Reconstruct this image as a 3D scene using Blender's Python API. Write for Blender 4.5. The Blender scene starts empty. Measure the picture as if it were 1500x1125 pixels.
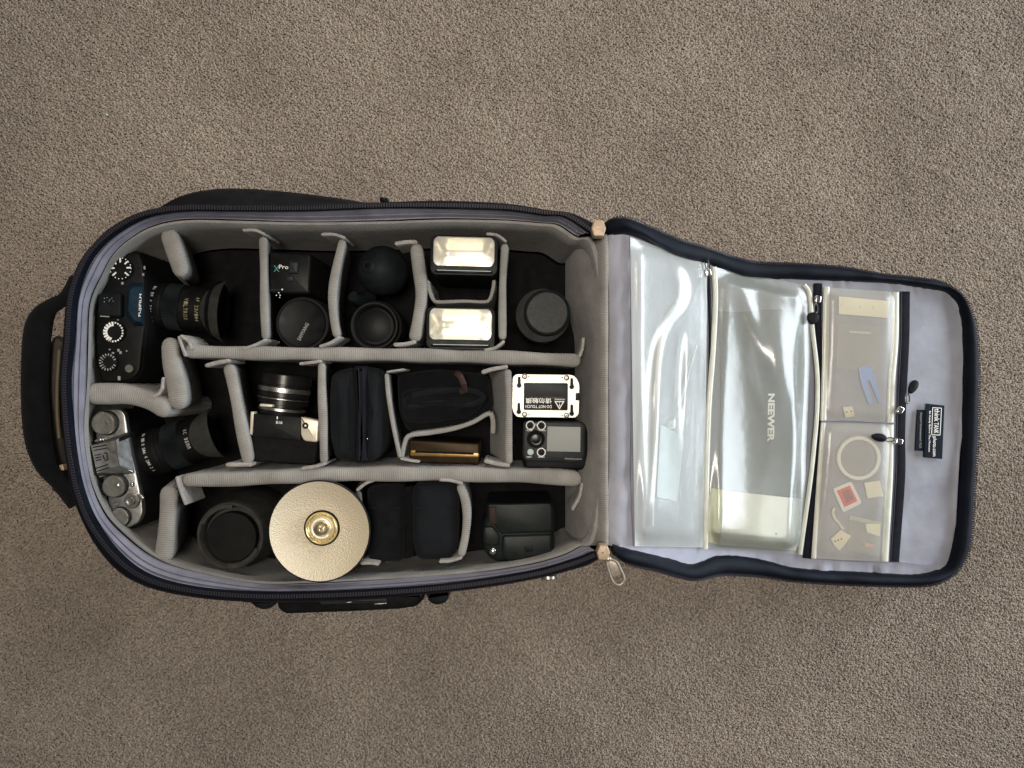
import bpy, math, random
import numpy as np
from mathutils import Vector, Matrix

random.seed(7); rng = np.random.default_rng(7)
sc = bpy.context.scene
COL = sc.collection
R = math.radians

# ------------------------------------------------------------------ camera
CAM_H = 1.0                      # metres above the carpet
FPX = 1127.0                     # focal length of the phone lens, in px of a 1500 px wide frame
cam_d = bpy.data.cameras.new('camera'); cam = bpy.data.objects.new('camera', cam_d); COL.objects.link(cam)
cam.location = (0, 0, CAM_H); cam.rotation_euler = (0, 0, 0)
cam_d.sensor_width = 36; cam_d.lens = 36 * FPX / 1500; cam_d.clip_start = .01; cam_d.clip_end = 50
sc.camera = cam

# ------------------------------------------------------------------ light: a room with a window to the right
world = bpy.data.worlds.new('World'); sc.world = world; world.use_nodes = True
bg = world.node_tree.nodes['Background']
bg.inputs[0].default_value = (1.0, .90, .79, 1); bg.inputs[1].default_value = .06

def area(name, loc, target, sx, sy, power, color):
    d = bpy.data.lights.new(name, 'AREA'); d.shape = 'RECTANGLE'; d.size = sx; d.size_y = sy
    d.energy = power; d.color = color
    o = bpy.data.objects.new(name, d); COL.objects.link(o); o.location = loc
    o.rotation_euler = (Vector(target) - Vector(loc)).to_track_quat('-Z', 'Y').to_euler()
    return o
area('window_light', (2.2, .35, .62), (.35, 0, .06), 1.9, 1.0, 60, (.84, .93, 1.0))
area('warm_fill_light', (.25, 2.3, 1.0), (.1, 0, .1), 1.8, 1.0, 20, (1.0, .92, .82))  # added warm fill beyond the top side, no window known there
area('ceiling_light', (-.05, .10, 2.4), (-.05, .05, 0), .5, .5, 6.5, (1.0, .91, .79)).data.spread = R(80)

sc.view_settings.view_transform = 'Standard'; sc.view_settings.look = 'None'
sc.view_settings.exposure = .27; sc.view_settings.gamma = 1; sc.view_settings.use_curve_mapping = False
sc.render.engine = 'CYCLES'
sc.cycles.use_denoising = True
sc.cycles.max_bounces = 8; sc.cycles.transparent_max_bounces = 16

# ------------------------------------------------------------------ helpers
def P(x, y, z):
    """a point of the place from where it is seen in the photograph and how high it lies"""
    s = (CAM_H - z) / FPX
    return Vector(((x - 750) * s, (562.5 - y) * s, z))
def LN(n, z): return n * (CAM_H - z) / FPX

def cr(pts, n=8, closed=False):
    pts = [np.array(p, float) for p in pts]; m = len(pts); out = []
    segs = m if closed else m - 1
    for i in range(segs):
        if closed: p0, p1, p2, p3 = pts[(i-1) % m], pts[i], pts[(i+1) % m], pts[(i+2) % m]
        else:
            p1, p2 = pts[i], pts[i+1]
            p0 = pts[i-1] if i > 0 else 2*p1 - p2
            p3 = pts[i+2] if i+2 < m else 2*p2 - p1
        for k in range(n):
            t = k / n
            out.append(.5*((2*p1) + (-p0+p2)*t + (2*p0-5*p1+4*p2-p3)*t*t + (-p0+3*p1-3*p2+p3)*t**3))
    if not closed: out.append(pts[-1])
    return out

def interp(x, pts):
    xs = [p[0] for p in pts]; ys = [p[1] for p in pts]
    return float(np.interp(x, xs, ys))

def sinterp(pts):
    s = cr(pts, 10); s = sorted([tuple(q) for q in s])
    return lambda x: interp(x, s)

def rpoly(pts, r, n=5):
    """polygon with rounded corners; r one number or one per corner"""
    out = []; m = len(pts)
    rs = r if isinstance(r, (list, tuple)) else [r]*m
    for i in range(m):
        a, b, c = [np.array(pts[j % m], float) for j in (i-1, i, i+1)]
        u = (a-b)/np.linalg.norm(a-b); v = (c-b)/np.linalg.norm(c-b)
        rr = min(rs[i], .48*np.linalg.norm(a-b), .48*np.linalg.norm(c-b))
        s, e = b+u*rr, b+v*rr
        for k in range(n+1):
            t = k/n; out.append(tuple((1-t)**2*s + 2*t*(1-t)*b + t*t*e))
    return out

def rrect(cx, cy, w, h, r=3, ang=0, n=5):
    c, s = math.cos(R(ang)), math.sin(R(ang)); pts = []
    for x, y in ((-w/2, -h/2), (w/2, -h/2), (w/2, h/2), (-w/2, h/2)):
        pts.append((cx + x*c - y*s, cy + x*s + y*c))
    return rpoly(pts, r, n)

def circ(cx, cy, r, n=28): return [(cx + r*math.cos(2*math.pi*k/n), cy + r*math.sin(2*math.pi*k/n)) for k in range(n)]

ZF = .050           # height of the padded floor inside the case
ORG = {}            # world matrix inverse of the thing each object belongs to

class MB:
    def __init__(s): s.v = []; s.f = []; s.run = []
    def add(s, vs, fs, run=None):
        o = len(s.v); s.v += [Vector(v) for v in vs]; s.f += [tuple(i+o for i in f) for f in fs]
        s.run += list(run) if run is not None else [0.0]*len(vs)
        return s
    def loft(s, rings, close=True, cap0=False, cap1=False, run=None):
        n = len(rings[0]); vs = [p for r in rings for p in r]; fs = []
        for i in range(len(rings)-1):
            for j in range(n if close else n-1):
                k = (j+1) % n
                fs.append((i*n+j, i*n+k, (i+1)*n+k, (i+1)*n+j))
        rn = list(run)*len(rings) if run is not None else None
        if cap0: fs.append(tuple(range(n))[::-1])
        if cap1: fs.append(tuple(range((len(rings)-1)*n, len(rings)*n)))
        return s.add(vs, fs, rn)
    def slab(s, poly, zt, zb, bev=.001, dome=0.0, bulge=0.0, steps=3):
        w = [P(x, y, zt) for x, y in poly]
        area2 = sum(w[i].x*w[(i+1) % len(w)].y - w[(i+1) % len(w)].x*w[i].y for i in range(len(w)))
        if area2 < 0: w = w[::-1]
        n = len(w); nrm = []
        for i in range(n):
            a, b, c = w[i-1], w[i], w[(i+1) % n]
            d1, d2 = (b-a), (c-b)
            n1 = Vector((d1.y, -d1.x, 0)); n2 = Vector((d2.y, -d2.x, 0))
            if n1.length > 0: n1.normalize()
            if n2.length > 0: n2.normalize()
            m = n1+n2
            nrm.append(m.normalized() if m.length > 1e-6 else n1)
        bev = min(bev, (zt-zb)*.49)
        rings = []
        def ring(off, z): rings.append([Vector((p.x - q.x*off, p.y - q.y*off, z)) for p, q in zip(w, nrm)])
        ring(bev*.6, zb); ring(0, zb+bev*.6)
        if bulge: ring(-bulge, (zt+zb)/2)
        for k in range(steps+1):
            a = math.pi/2*k/steps; ring(bev*(1-math.cos(a)), zt-bev+bev*math.sin(a))
        s.loft(rings, True, True, not dome)
        if dome:
            c = sum((p for p in rings[-1]), Vector())/n
            prev = rings[-1]
            rr = [prev]
            for t in (.75, .5, .25, .08):
                rr.append([Vector((c.x+(p.x-c.x)*t, c.y+(p.y-c.y)*t, zt + dome*(1-t*t))) for p in prev])
            s.loft(rr, True, False, True)
        return s
    def lathe(s, c, axis, prof, n=40, cap0=True, cap1=True):
        """prof: (distance along the axis, radius)"""
        axis = Vector(axis).normalized()
        up = Vector((0, 0, 1)) if abs(axis.z) < .9 else Vector((1, 0, 0))
        u = axis.cross(up).normalized(); v = u.cross(axis).normalized()
        rings = []
        for d, r in prof:
            rings.append([Vector(c) + axis*d + (u*math.cos(2*math.pi*k/n) + v*math.sin(2*math.pi*k/n))*max(r, 1e-5) for k in range(n)])
        return s.loft(rings, True, cap0, cap1)
    def knurl(s, c, axis, d0, d1, r, dr, n=60):
        axis = Vector(axis).normalized(); up = Vector((0, 0, 1)) if abs(axis.z) < .9 else Vector((1, 0, 0))
        u = axis.cross(up).normalized(); v = u.cross(axis).normalized(); rings = []
        for d, k0 in ((d0, -dr*1.5), (d0+.0006, 0), (d1-.0006, 0), (d1, -dr*1.5)):
            rg = []
            for k in range(2*n):
                a = 2*math.pi*k/(2*n); rr = r + k0 + (dr/2 if k % 2 else -dr/2)
                rg.append(Vector(c)+axis*d+(u*math.cos(a)+v*math.sin(a))*rr)
            rings.append(rg)
        return s.loft(rings, True, True, True)
    def tube(s, pts, r, n=10, flat=1.0, ends=True):
        pts = [Vector(p) for p in pts]; rs = r if isinstance(r, (list, tuple)) else [r]*len(pts); rings = []
        for i, p in enumerate(pts):
            t = (pts[min(i+1, len(pts)-1)] - pts[max(i-1, 0)])
            if t.length < 1e-9: t = Vector((1, 0, 0))
            t.normalize()
            side = t.cross(Vector((0, 0, 1)))
            if side.length < 1e-4: side = Vector((1, 0, 0))
            side.normalize(); up = side.cross(t).normalized()
            rings.append([p + side*rs[i]*math.cos(2*math.pi*k/n) + up*rs[i]*flat*math.sin(2*math.pi*k/n) for k in range(n)])
        return s.loft(rings, True, ends, ends)
    def wall(s, path, zt, zb, th, lean=(0, 0), wav=.0008, soft=True, seed=0, zvar=None):
        """an upright padded sheet along a path; th in px at its top; rounded top and ends"""
        dense = cr(path, 12) if len(path) > 2 else [np.array(path[0])+(np.array(path[1])-np.array(path[0]))*k/30 for k in range(31)]
        w = [P(q[0], q[1], zt) for q in dense]
        d = [0.0]
        for a, b in zip(w, w[1:]): d.append(d[-1]+(b-a).length)
        tot = d[-1]; t = LN(th, zt)/2
        st = [.03*t, .2*t, .5*t, t]
        m = max(4, int(tot/.004)); mid = [t + (tot-2*t)*k/m for k in range(1, m)] if tot > 2.2*t else []
        ds = st + mid + [tot-q for q in st[::-1]]
        xs = np.interp(ds, d, [q.x for q in w]); ys = np.interp(ds, d, [q.y for q in w])
        rings = []; runs = []
        for i, q in enumerate(ds):
            a = max(0, i-1); b = min(len(ds)-1, i+1)
            tx, ty = xs[b]-xs[a], ys[b]-ys[a]; l = math.hypot(tx, ty) or 1; nx, ny = -ty/l, tx/l
            e = min(q, tot-q)
            hw = t if e >= t else math.sqrt(max(t*t-(t-e)**2, 1e-10))
            hw = max(hw, t*.12)
            hw *= 1 + .08*math.sin(q*70+seed*2.1)*(1 if soft else 0)
            top = zt + wav*math.sin(q*55+seed) + wav*.6*math.sin(q*131+seed*3) - (t-hw)*.6
            if zvar: top += zvar(q/tot)
            ring = []
            prof = [(-1, 0), (-1.05, .35), (-1.06, .7)] if soft else [(-1, 0), (-1, .5), (-1, .8)]
            side_h = top - hw - zb
            cols = [(o*hw, zb+side_h*f) for o, f in prof]
            for k in range(9):
                an = math.pi - math.pi*k/8; ca_ = math.cos(an); cols.append((hw*math.copysign(abs(ca_)**.62, ca_)*(1.03 if soft else 1), top-hw+hw*math.sin(an)**.7))
            cols += [(-o*hw, zb+side_h*f) for o, f in prof[::-1]]
            for o, z in cols:
                f = (zt-z)/max(zt-zb, 1e-6)
                ring.append(Vector((xs[i]+nx*o+lean[0]*f, ys[i]+ny*o+lean[1]*f, z)))
            rings.append(ring); runs += [q]*len(ring)
        o = len(s.v); s.loft(rings, True, True, True); s.run[o:] = runs
        return s
    def grid(s, pts):
        n, m = len(pts), len(pts[0]); vs = [p for r in pts for p in r]
        return s.add(vs, [(i*m+j, i*m+j+1, (i+1)*m+j+1, (i+1)*m+j) for i in range(n-1) for j in range(m-1)])
    def build(s, name, mat, parent=None, smooth=40, kind=None, label=None, world=True):
        me = bpy.data.meshes.new(name)
        inv = ORG.get(parent.name, Matrix()) if parent else Matrix()
        vs = [inv @ v for v in s.v] if world else s.v
        me.from_pydata([tuple(v) for v in vs], [], s.f)
        import bmesh
        bm = bmesh.new(); bm.from_mesh(me); bmesh.ops.recalc_face_normals(bm, faces=bm.faces); bm.to_mesh(me); bm.free()
        if any(s.run):
            at = me.attributes.new('run', 'FLOAT', 'POINT'); at.data.foreach_set('value', s.run)
        if smooth:
            me.polygons.foreach_set('use_smooth', [True]*len(me.polygons))
            me.set_sharp_from_angle(angle=R(smooth))
        me.materials.append(mat)
        o = bpy.data.objects.new(name, me); COL.objects.link(o)
        if parent: o.parent = parent; ORG[o.name] = inv
        if kind: o['kind'] = kind
        if label: o['label'] = label
        return o

def thing(name, label, cat, loc, group=None):
    o = bpy.data.objects.new(name, None); COL.objects.link(o); o.location = loc; o.empty_display_size = .02
    o['label'] = label; o['category'] = cat
    if group: o['group'] = group
    ORG[o.name] = Matrix.Translation(-Vector(loc))
    return o

def text_mesh(s, w, h, bold=.012):
    c = bpy.data.curves.new('t', 'FONT'); c.body = s; c.align_x = 'CENTER'; c.align_y = 'CENTER'; c.resolution_u = 2; c.fill_mode = 'BOTH'
    c.extrude = 0; c.offset = bold
    o = bpy.data.objects.new('t', c); COL.objects.link(o)
    dg = bpy.context.evaluated_depsgraph_get()
    me = bpy.data.meshes.new_from_object(o.evaluated_get(dg))
    vs = [v.co.copy() for v in me.vertices]; fs = [tuple(p.vertices) for p in me.polygons]
    bpy.data.objects.remove(o); bpy.data.curves.remove(c); bpy.data.meshes.remove(me)
    if not vs: return [], []
    x0, x1 = min(v.x for v in vs), max(v.x for v in vs); y0, y1 = min(v.y for v in vs), max(v.y for v in vs)
    sx = w/(x1-x0) if w else None; sy = h/max(y1-y0, 1e-6)
    if sx is None: sx = sy
    return [Vector(((v.x-(x0+x1)/2)*sx, (v.y-(y0+y1)/2)*sy, 0)) for v in vs], fs

def text(mb, s, x, y, z, w, h, rot):
    """flat print centred at px (x, y), w and h in px, rot in degrees anticlockwise"""
    vs, fs = text_mesh(s, LN(w, z) if w else None, LN(h, z))
    c = P(x, y, z); m = Matrix.Rotation(R(rot), 4, 'Z')
    mb.add([c + (m @ v) for v in vs], fs); return mb

def text_arc(mb, s, c, axis, d, r, a0, da, h, flip=1):
    """letters round a barrel, one by one; angle 0 is on top"""
    axis = Vector(axis).normalized(); u = axis.cross(Vector((0, 0, 1))).normalized(); v = u.cross(axis).normalized()
    for i, ch in enumerate(s):
        if ch == ' ': continue
        a = R(a0 + da*i)
        vs, fs = text_mesh(ch, h*.62, h)
        n = (v*math.cos(a) + u*math.sin(a)); tdir = (u*math.cos(a) - v*math.sin(a))
        o = Vector(c) + axis*d + n*(r+.0004)
        mb.add([o + tdir*q.x*flip + axis*q.y*flip for q in vs], fs)
    return mb

# ------------------------------------------------------------------ materials
def mat(name, col, rough=.6, metal=0, noise=None, bump=None, ribs=None, weave=None, spec=None, sheen=0, coat=0, rvar=0, emis=None):
    m = bpy.data.materials.new(name); m.use_nodes = True; nt = m.node_tree; N = nt.nodes; Lk = nt.links
    b = N['Principled BSDF']; b.inputs['Base Color'].default_value = (*col, 1); b.inputs['Roughness'].default_value = rough
    b.inputs['Metallic'].default_value = metal; b.inputs['Specular IOR Level'].default_value = spec or 0
    b.inputs['Sheen Weight'].default_value = sheen; b.inputs['Coat Weight'].default_value = coat
    geo = N.new('ShaderNodeNewGeometry')
    if spec is None: b.inputs['Specular IOR Level'].default_value = .10 if max(col) < .06 else .4
    def noise_tex(scale, detail=3):
        t = N.new('ShaderNodeTexNoise'); t.inputs['Scale'].default_value = scale; t.inputs['Detail'].default_value = detail
        Lk.new(geo.outputs['Position'], t.inputs['Vector']); return t
    hs = []
    colsock = None
    if noise:
        scale, amt = noise[:2]; t = noise_tex(scale, 5)
        r = N.new('ShaderNodeMapRange'); r.inputs['From Min'].default_value = .3; r.inputs['From Max'].default_value = .7
        r.inputs['To Min'].default_value = 1-amt; r.inputs['To Max'].default_value = 1+amt
        Lk.new(t.outputs['Fac'], r.inputs['Value'])
        mx = N.new('ShaderNodeMix'); mx.data_type = 'RGBA'; mx.blend_type = 'MULTIPLY'; mx.inputs['Factor'].default_value = 1
        mx.inputs[6].default_value = (*col, 1); Lk.new(r.outputs['Result'], mx.inputs[7]); colsock = mx.outputs[2]
        if rvar:
            r2 = N.new('ShaderNodeMapRange'); r2.inputs['To Min'].default_value = rough-rvar; r2.inputs['To Max'].default_value = rough+rvar
            Lk.new(t.outputs['Fac'], r2.inputs['Value']); Lk.new(r2.outputs['Result'], b.inputs['Roughness'])
    if ribs:
        period, amt, strength = ribs
        at = N.new('ShaderNodeAttribute'); at.attribute_name = 'run'
        wob = noise_tex(160, 2)
        ma = N.new('ShaderNodeMath'); ma.operation = 'MULTIPLY_ADD'; ma.inputs[1].default_value = .0012; Lk.new(wob.outputs['Fac'], ma.inputs[0]); Lk.new(at.outputs['Fac'], ma.inputs[2])
        mu = N.new('ShaderNodeMath'); mu.operation = 'MULTIPLY'; mu.inputs[1].default_value = 2*math.pi/period; Lk.new(ma.outputs[0], mu.inputs[0])
        si = N.new('ShaderNodeMath'); si.operation = 'SINE'; Lk.new(mu.outputs[0], si.inputs[0])
        hs.append((si.outputs[0], strength, .0006))
        r = N.new('ShaderNodeMapRange'); r.inputs['From Min'].default_value = -1; r.inputs['To Min'].default_value = 1-amt; r.inputs['To Max'].default_value = 1+amt*.6
        Lk.new(si.outputs[0], r.inputs['Value'])
        mx = N.new('ShaderNodeMix'); mx.data_type = 'RGBA'; mx.blend_type = 'MULTIPLY'; mx.inputs['Factor'].default_value = 1
        if colsock: Lk.new(colsock, mx.inputs[6])
        else: mx.inputs[6].default_value = (*col, 1)
        Lk.new(r.outputs['Result'], mx.inputs[7]); colsock = mx.outputs[2]
    if weave:
        scale, strength = weave
        for ax in ('X', 'Y'):
            w = N.new('ShaderNodeTexWave'); w.wave_type = 'BANDS'; w.bands_direction = ax; w.inputs['Scale'].default_value = scale; w.inputs['Distortion'].default_value = 1.0
            w.inputs['Detail Scale'].default_value = .4
            Lk.new(geo.outputs['Position'], w.inputs['Vector']); hs.append((w.outputs['Fac'], strength, .0003))
    if bump:
        for sc_, st in ([bump] if not isinstance(bump[0], (tuple, list)) else bump):
            t = noise_tex(sc_, 4); hs.append((t.outputs['Fac'], st, .001))
    prev = None
    for sock, st, dist in hs:
        bp = N.new('ShaderNodeBump'); bp.inputs['Strength'].default_value = st; bp.inputs['Distance'].default_value = dist
        Lk.new(sock, bp.inputs['Height'])
        if prev: Lk.new(prev, bp.inputs['Normal'])
        prev = bp.outputs['Normal']
    if prev: Lk.new(prev, b.inputs['Normal'])
    if colsock: Lk.new(colsock, b.inputs['Base Color'])
    return m

nylon = mat('black_ballistic_nylon', (.007, .0075, .010), .55, noise=(60, .35), weave=(330, .35), bump=(90, .25))
navy_binding = mat('dark_navy_binding_tape', (.004, .006, .0115), .5, noise=(40, .3), weave=(420, .3), bump=(45, .5))
gusset_m = mat('lavender_grey_gusset', (.21, .21, .26), .7, noise=(35, .2), weave=(500, .3), bump=(60, .3))
loop_m = mat('grey_loop_fabric', (.272, .264, .250), .95, noise=(45, .16), ribs=(.0023, .10, .3), bump=((900, .5), (55, .6)), sheen=.1, spec=.2)
loop_plain = mat('grey_loop_fabric_edge', (.30, .285, .27), .95, noise=(220, .22), bump=((700, .5), (60, .3)), sheen=.15, spec=.2)
lining_m = mat('lavender_grey_lining', (.295, .305, .365), .6, noise=(25, .14), weave=(520, .10), bump=((28, 1.0), (75, .6)))
dark_floor = mat('case_floor_shade', (.006, .006, .0065), .95, noise=(80, .3), bump=(500, .5))  # near-black base stands in for the deep shade inside the compartments
blk = mat('black_plastic', (.007, .0075, .008), .42, noise=(90, .3), bump=(1400, .12), rvar=.15)
blk_shiny = mat('black_gloss_plastic', (.008, .009, .010), .18, noise=(120, .2), rvar=.1)
leather = mat('black_leatherette', (.006, .006, .0065), .6, noise=(150, .3), bump=(1300, .6))
rubber = mat('black_rubber', (.009, .011, .013), .55, noise=(80, .3), bump=(900, .15), rvar=.12)
barrel = mat('black_anodised_barrel', (.007, .007, .007), .5, metal=0, noise=(70, .3), bump=(1500, .08), rvar=.12)
hood_m = mat('charcoal_hood_plastic', (.035, .035, .032), .62, noise=(90, .25), bump=(1500, .2))
blue_blk = mat('blue_black_prism_paint', (.012, .028, .046), .4, noise=(120, .25), bump=(1800, .15))
cloth_blk = mat('black_cloth', (.006, .0065, .008), .85, noise=(60, .35), weave=(420, .5), bump=((60, .5), (700, .3)), sheen=.03)
cloth_char = mat('charcoal_neoprene', (.008, .0095, .012), .7, noise=(40, .25), weave=(600, .3), bump=(50, .3), sheen=.03)
silver = mat('satin_silver_camera', (.36, .355, .34), .32, metal=.95, noise=(160, .14), bump=(2200, .1), rvar=.1)
silver_dk = mat('worn_silver_dial', (.24, .235, .21), .38, metal=.9, noise=(220, .18), bump=(1500, .1))
silver_wht = mat('bright_silver_top', (.66, .60, .50), .4, metal=.3, noise=(120, .08))
chrome = mat('chrome', (.75, .75, .75), .18, metal=1)
steel_wht = mat('white_painted_steel_plate', (.74, .71, .62), .42, metal=.25, noise=(60, .05), bump=(900, .05))
screw_m = mat('steel_screw', (.40, .38, .34), .35, metal=.9)
brass = mat('brass_zipper_end', (.40, .30, .21), .5, metal=.3, noise=(300, .1))
pull_m = mat('antique_nickel_pull', (.42, .37, .31), .38, metal=.75, noise=(300, .15))
gold = mat('bronze_shaded', (.020, .012, .005), .4, metal=.35, noise=(90, .25), rvar=.12)  # box face darkened: its shade is in the colour
gold_edge = mat('bronze_lit', (.20, .12, .04), .32, metal=.7, noise=(120, .2))  # lighter copy of the bronze; the lit lip is in the colour
slot_blk = mat('slot_black', (.004, .004, .004), .7)
glass_lens = mat('coated_lens_glass', (.004, .0045, .005), .45, spec=.12)
cap_green = mat('greenish_black_cap', (.009, .0125, .0122), .35, noise=(200, .25), bump=(1500, .15), rvar=.1)
ink_w = mat('white_ink', (.86, .86, .83), .6)
ink_dim = mat('grey_ink', (.30, .30, .29), .6)
ink_y = mat('cream_ink', (.24, .21, .12), .6)
ink_lens = mat('engraved_grey_white', (.42, .42, .40), .6)
ink_teal = mat('teal_ink', (.03, .24, .21), .5)
screen_m = mat('grey_lcd', (.27, .285, .28), .5, noise=(30, .05))
window_blk = mat('dark_plastic_window', (.020, .017, .018), .25, noise=(60, .2))
trig_m = mat('charcoal_panel', (.022, .025, .027), .4, noise=(90, .2), bump=(1600, .1))
grey_btn = mat('pale_grey_button', (.38, .45, .45), .45)
white_pl = mat('white_plastic', (.80, .80, .77), .4)
cream_pl = mat('cream_plastic', (.74, .68, .54), .45, noise=(90, .06))
ivory_card = mat('ivory_card', (.82, .80, .66), .6, noise=(40, .05))
white_box_m = mat('white_card_box', (.90, .91, .86), .55, noise=(40, .03))
yel_box = mat('pale_yellow_box_side', (.72, .74, .52), .55, noise=(40, .05))
grey_print = mat('slate_fabric_print', (.17, .18, .205), .55, noise=(30, .15), weave=(500, .2), bump=(30, .35))
blue_pl = mat('pale_blue_plastic', (.24, .38, .76), .4)
red_pl = mat('red_card_shell', (.72, .02, .02), .4, noise=(120, .1))
red_dk = mat('dark_red_card', (.26, .03, .03), .4, noise=(120, .15))
zip_tape = mat('black_zipper_tape', (.010, .010, .016), .7, noise=(90, .3), weave=(600, .4))
zip_teeth = mat('dark_nylon_zipper_teeth', (.030, .027, .034), .35)
label_m = mat('black_woven_label', (.012, .018, .028), .7, weave=(800, .4), noise=(90, .2))
trim_m = mat('milky_vinyl_welt', (.52, .53, .46), .35, noise=(50, .12), coat=.2)
handle_grey = mat('taupe_pocket_fabric', (.055, .048, .042), .8, noise=(50, .25), weave=(450, .4))
yellow_cord = mat('ochre_piping', (.09, .07, .042), .6)
tag_brown = mat('brown_woven_tag', (.045, .028, .025), .8, noise=(120, .25))
fibre_green = mat('pale_green_speck', (.35, .62, .25), .5)

def vinyl_mat(name, tint, milk, milkcol, rough, gloss=1.6):
    m = bpy.data.materials.new(name); m.use_nodes = True; nt = m.node_tree; N = nt.nodes; Lk = nt.links
    for n in list(N): N.remove(n)
    out = N.new('ShaderNodeOutputMaterial'); tr = N.new('ShaderNodeBsdfTransparent'); tr.inputs[0].default_value = (*tint, 1)
    df = N.new('ShaderNodeBsdfDiffuse'); df.inputs[0].default_value = (*milkcol, 1)
    gl = N.new('ShaderNodeBsdfGlossy'); gl.inputs['Roughness'].default_value = rough
    fr = N.new('ShaderNodeFresnel'); fr.inputs['IOR'].default_value = 1.55
    geo = N.new('ShaderNodeNewGeometry')
    t = N.new('ShaderNodeTexNoise'); t.inputs['Scale'].default_value = 30; t.inputs['Detail'].default_value = 2; Lk.new(geo.outputs['Position'], t.inputs['Vector'])
    bp = N.new('ShaderNodeBump'); bp.inputs['Strength'].default_value = .22; bp.inputs['Distance'].default_value = .004; Lk.new(t.outputs['Fac'], bp.inputs['Height'])
    t9 = N.new('ShaderNodeTexNoise'); t9.inputs['Scale'].default_value = 110; t9.inputs['Detail'].default_value = 4; t9.inputs['Distortion'].default_value = 1.2; Lk.new(geo.outputs['Position'], t9.inputs['Vector'])
    bp0 = N.new('ShaderNodeBump'); bp0.inputs['Strength'].default_value = .10; bp0.inputs['Distance'].default_value = .0015; Lk.new(t9.outputs['Fac'], bp0.inputs['Height']); Lk.new(bp0.outputs['Normal'], bp.inputs['Normal'])
    Lk.new(bp.outputs['Normal'], gl.inputs['Normal']); Lk.new(bp.outputs['Normal'], fr.inputs['Normal'])
    m1 = N.new('ShaderNodeMixShader'); m1.inputs[0].default_value = milk; Lk.new(tr.outputs[0], m1.inputs[1]); Lk.new(df.outputs[0], m1.inputs[2])
    mu = N.new('ShaderNodeMath'); mu.operation = 'MULTIPLY'; mu.inputs[1].default_value = gloss; mu.use_clamp = True; Lk.new(fr.outputs[0], mu.inputs[0])
    m2 = N.new('ShaderNodeMixShader'); Lk.new(mu.outputs[0], m2.inputs[0]); Lk.new(m1.outputs[0], m2.inputs[1]); Lk.new(gl.outputs[0], m2.inputs[2])
    Lk.new(m2.outputs[0], out.inputs[0]); return m
vinyl = vinyl_mat('clear_vinyl', (.98, .99, .965), .30, (.88, .92, .87), .24, 1.6)
vinyl_mid = vinyl_mat('clear_vinyl_wide', (.98, .99, .965), .17, (.86, .91, .83), .22, 1.45)
vinyl_flat = vinyl_mat('clear_vinyl_yellowed', (.995, .99, .96), .19, (.96, .93, .82), .26, .9)
bag_film = vinyl_mat('clear_poly_film', (.985, .985, .97), .09, (.9, .9, .85), .12, .6)

def glass_front(name):
    m = vinyl_mat(name, (.98, .97, .93), .38, (.90, .89, .80), .2); return m
fresnel_m = glass_front('fresnel_flash_window')
reflector_m = mat('flash_reflector_foil', (.92, .89, .78), .3, metal=1, bump=(60, .05))
lamp_m = mat('flash_tube_glass', (.92, .90, .80), .25, coat=.5)

def dish_mat():
    m = mat('pebbled_cream_reflector', (.62, .545, .41), .46, metal=.15)
    nt = m.node_tree; N = nt.nodes; Lk = nt.links; b = N['Principled BSDF']
    g = N.new('ShaderNodeNewGeometry'); v = N.new('ShaderNodeTexVoronoi'); v.inputs['Scale'].default_value = 640
    mp = N.new('ShaderNodeMapping'); mp.inputs['Scale'].default_value = (1, 1, .3)
    Lk.new(g.outputs['Position'], mp.inputs['Vector']); Lk.new(mp.outputs[0], v.inputs['Vector'])
    bp = N.new('ShaderNodeBump'); bp.inputs['Strength'].default_value = .9; bp.inputs['Distance'].default_value = .0007; bp.invert = True
    Lk.new(v.outputs['Distance'], bp.inputs['Height']); Lk.new(bp.outputs[0], b.inputs['Normal']); return m
dish_m = dish_mat()

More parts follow.
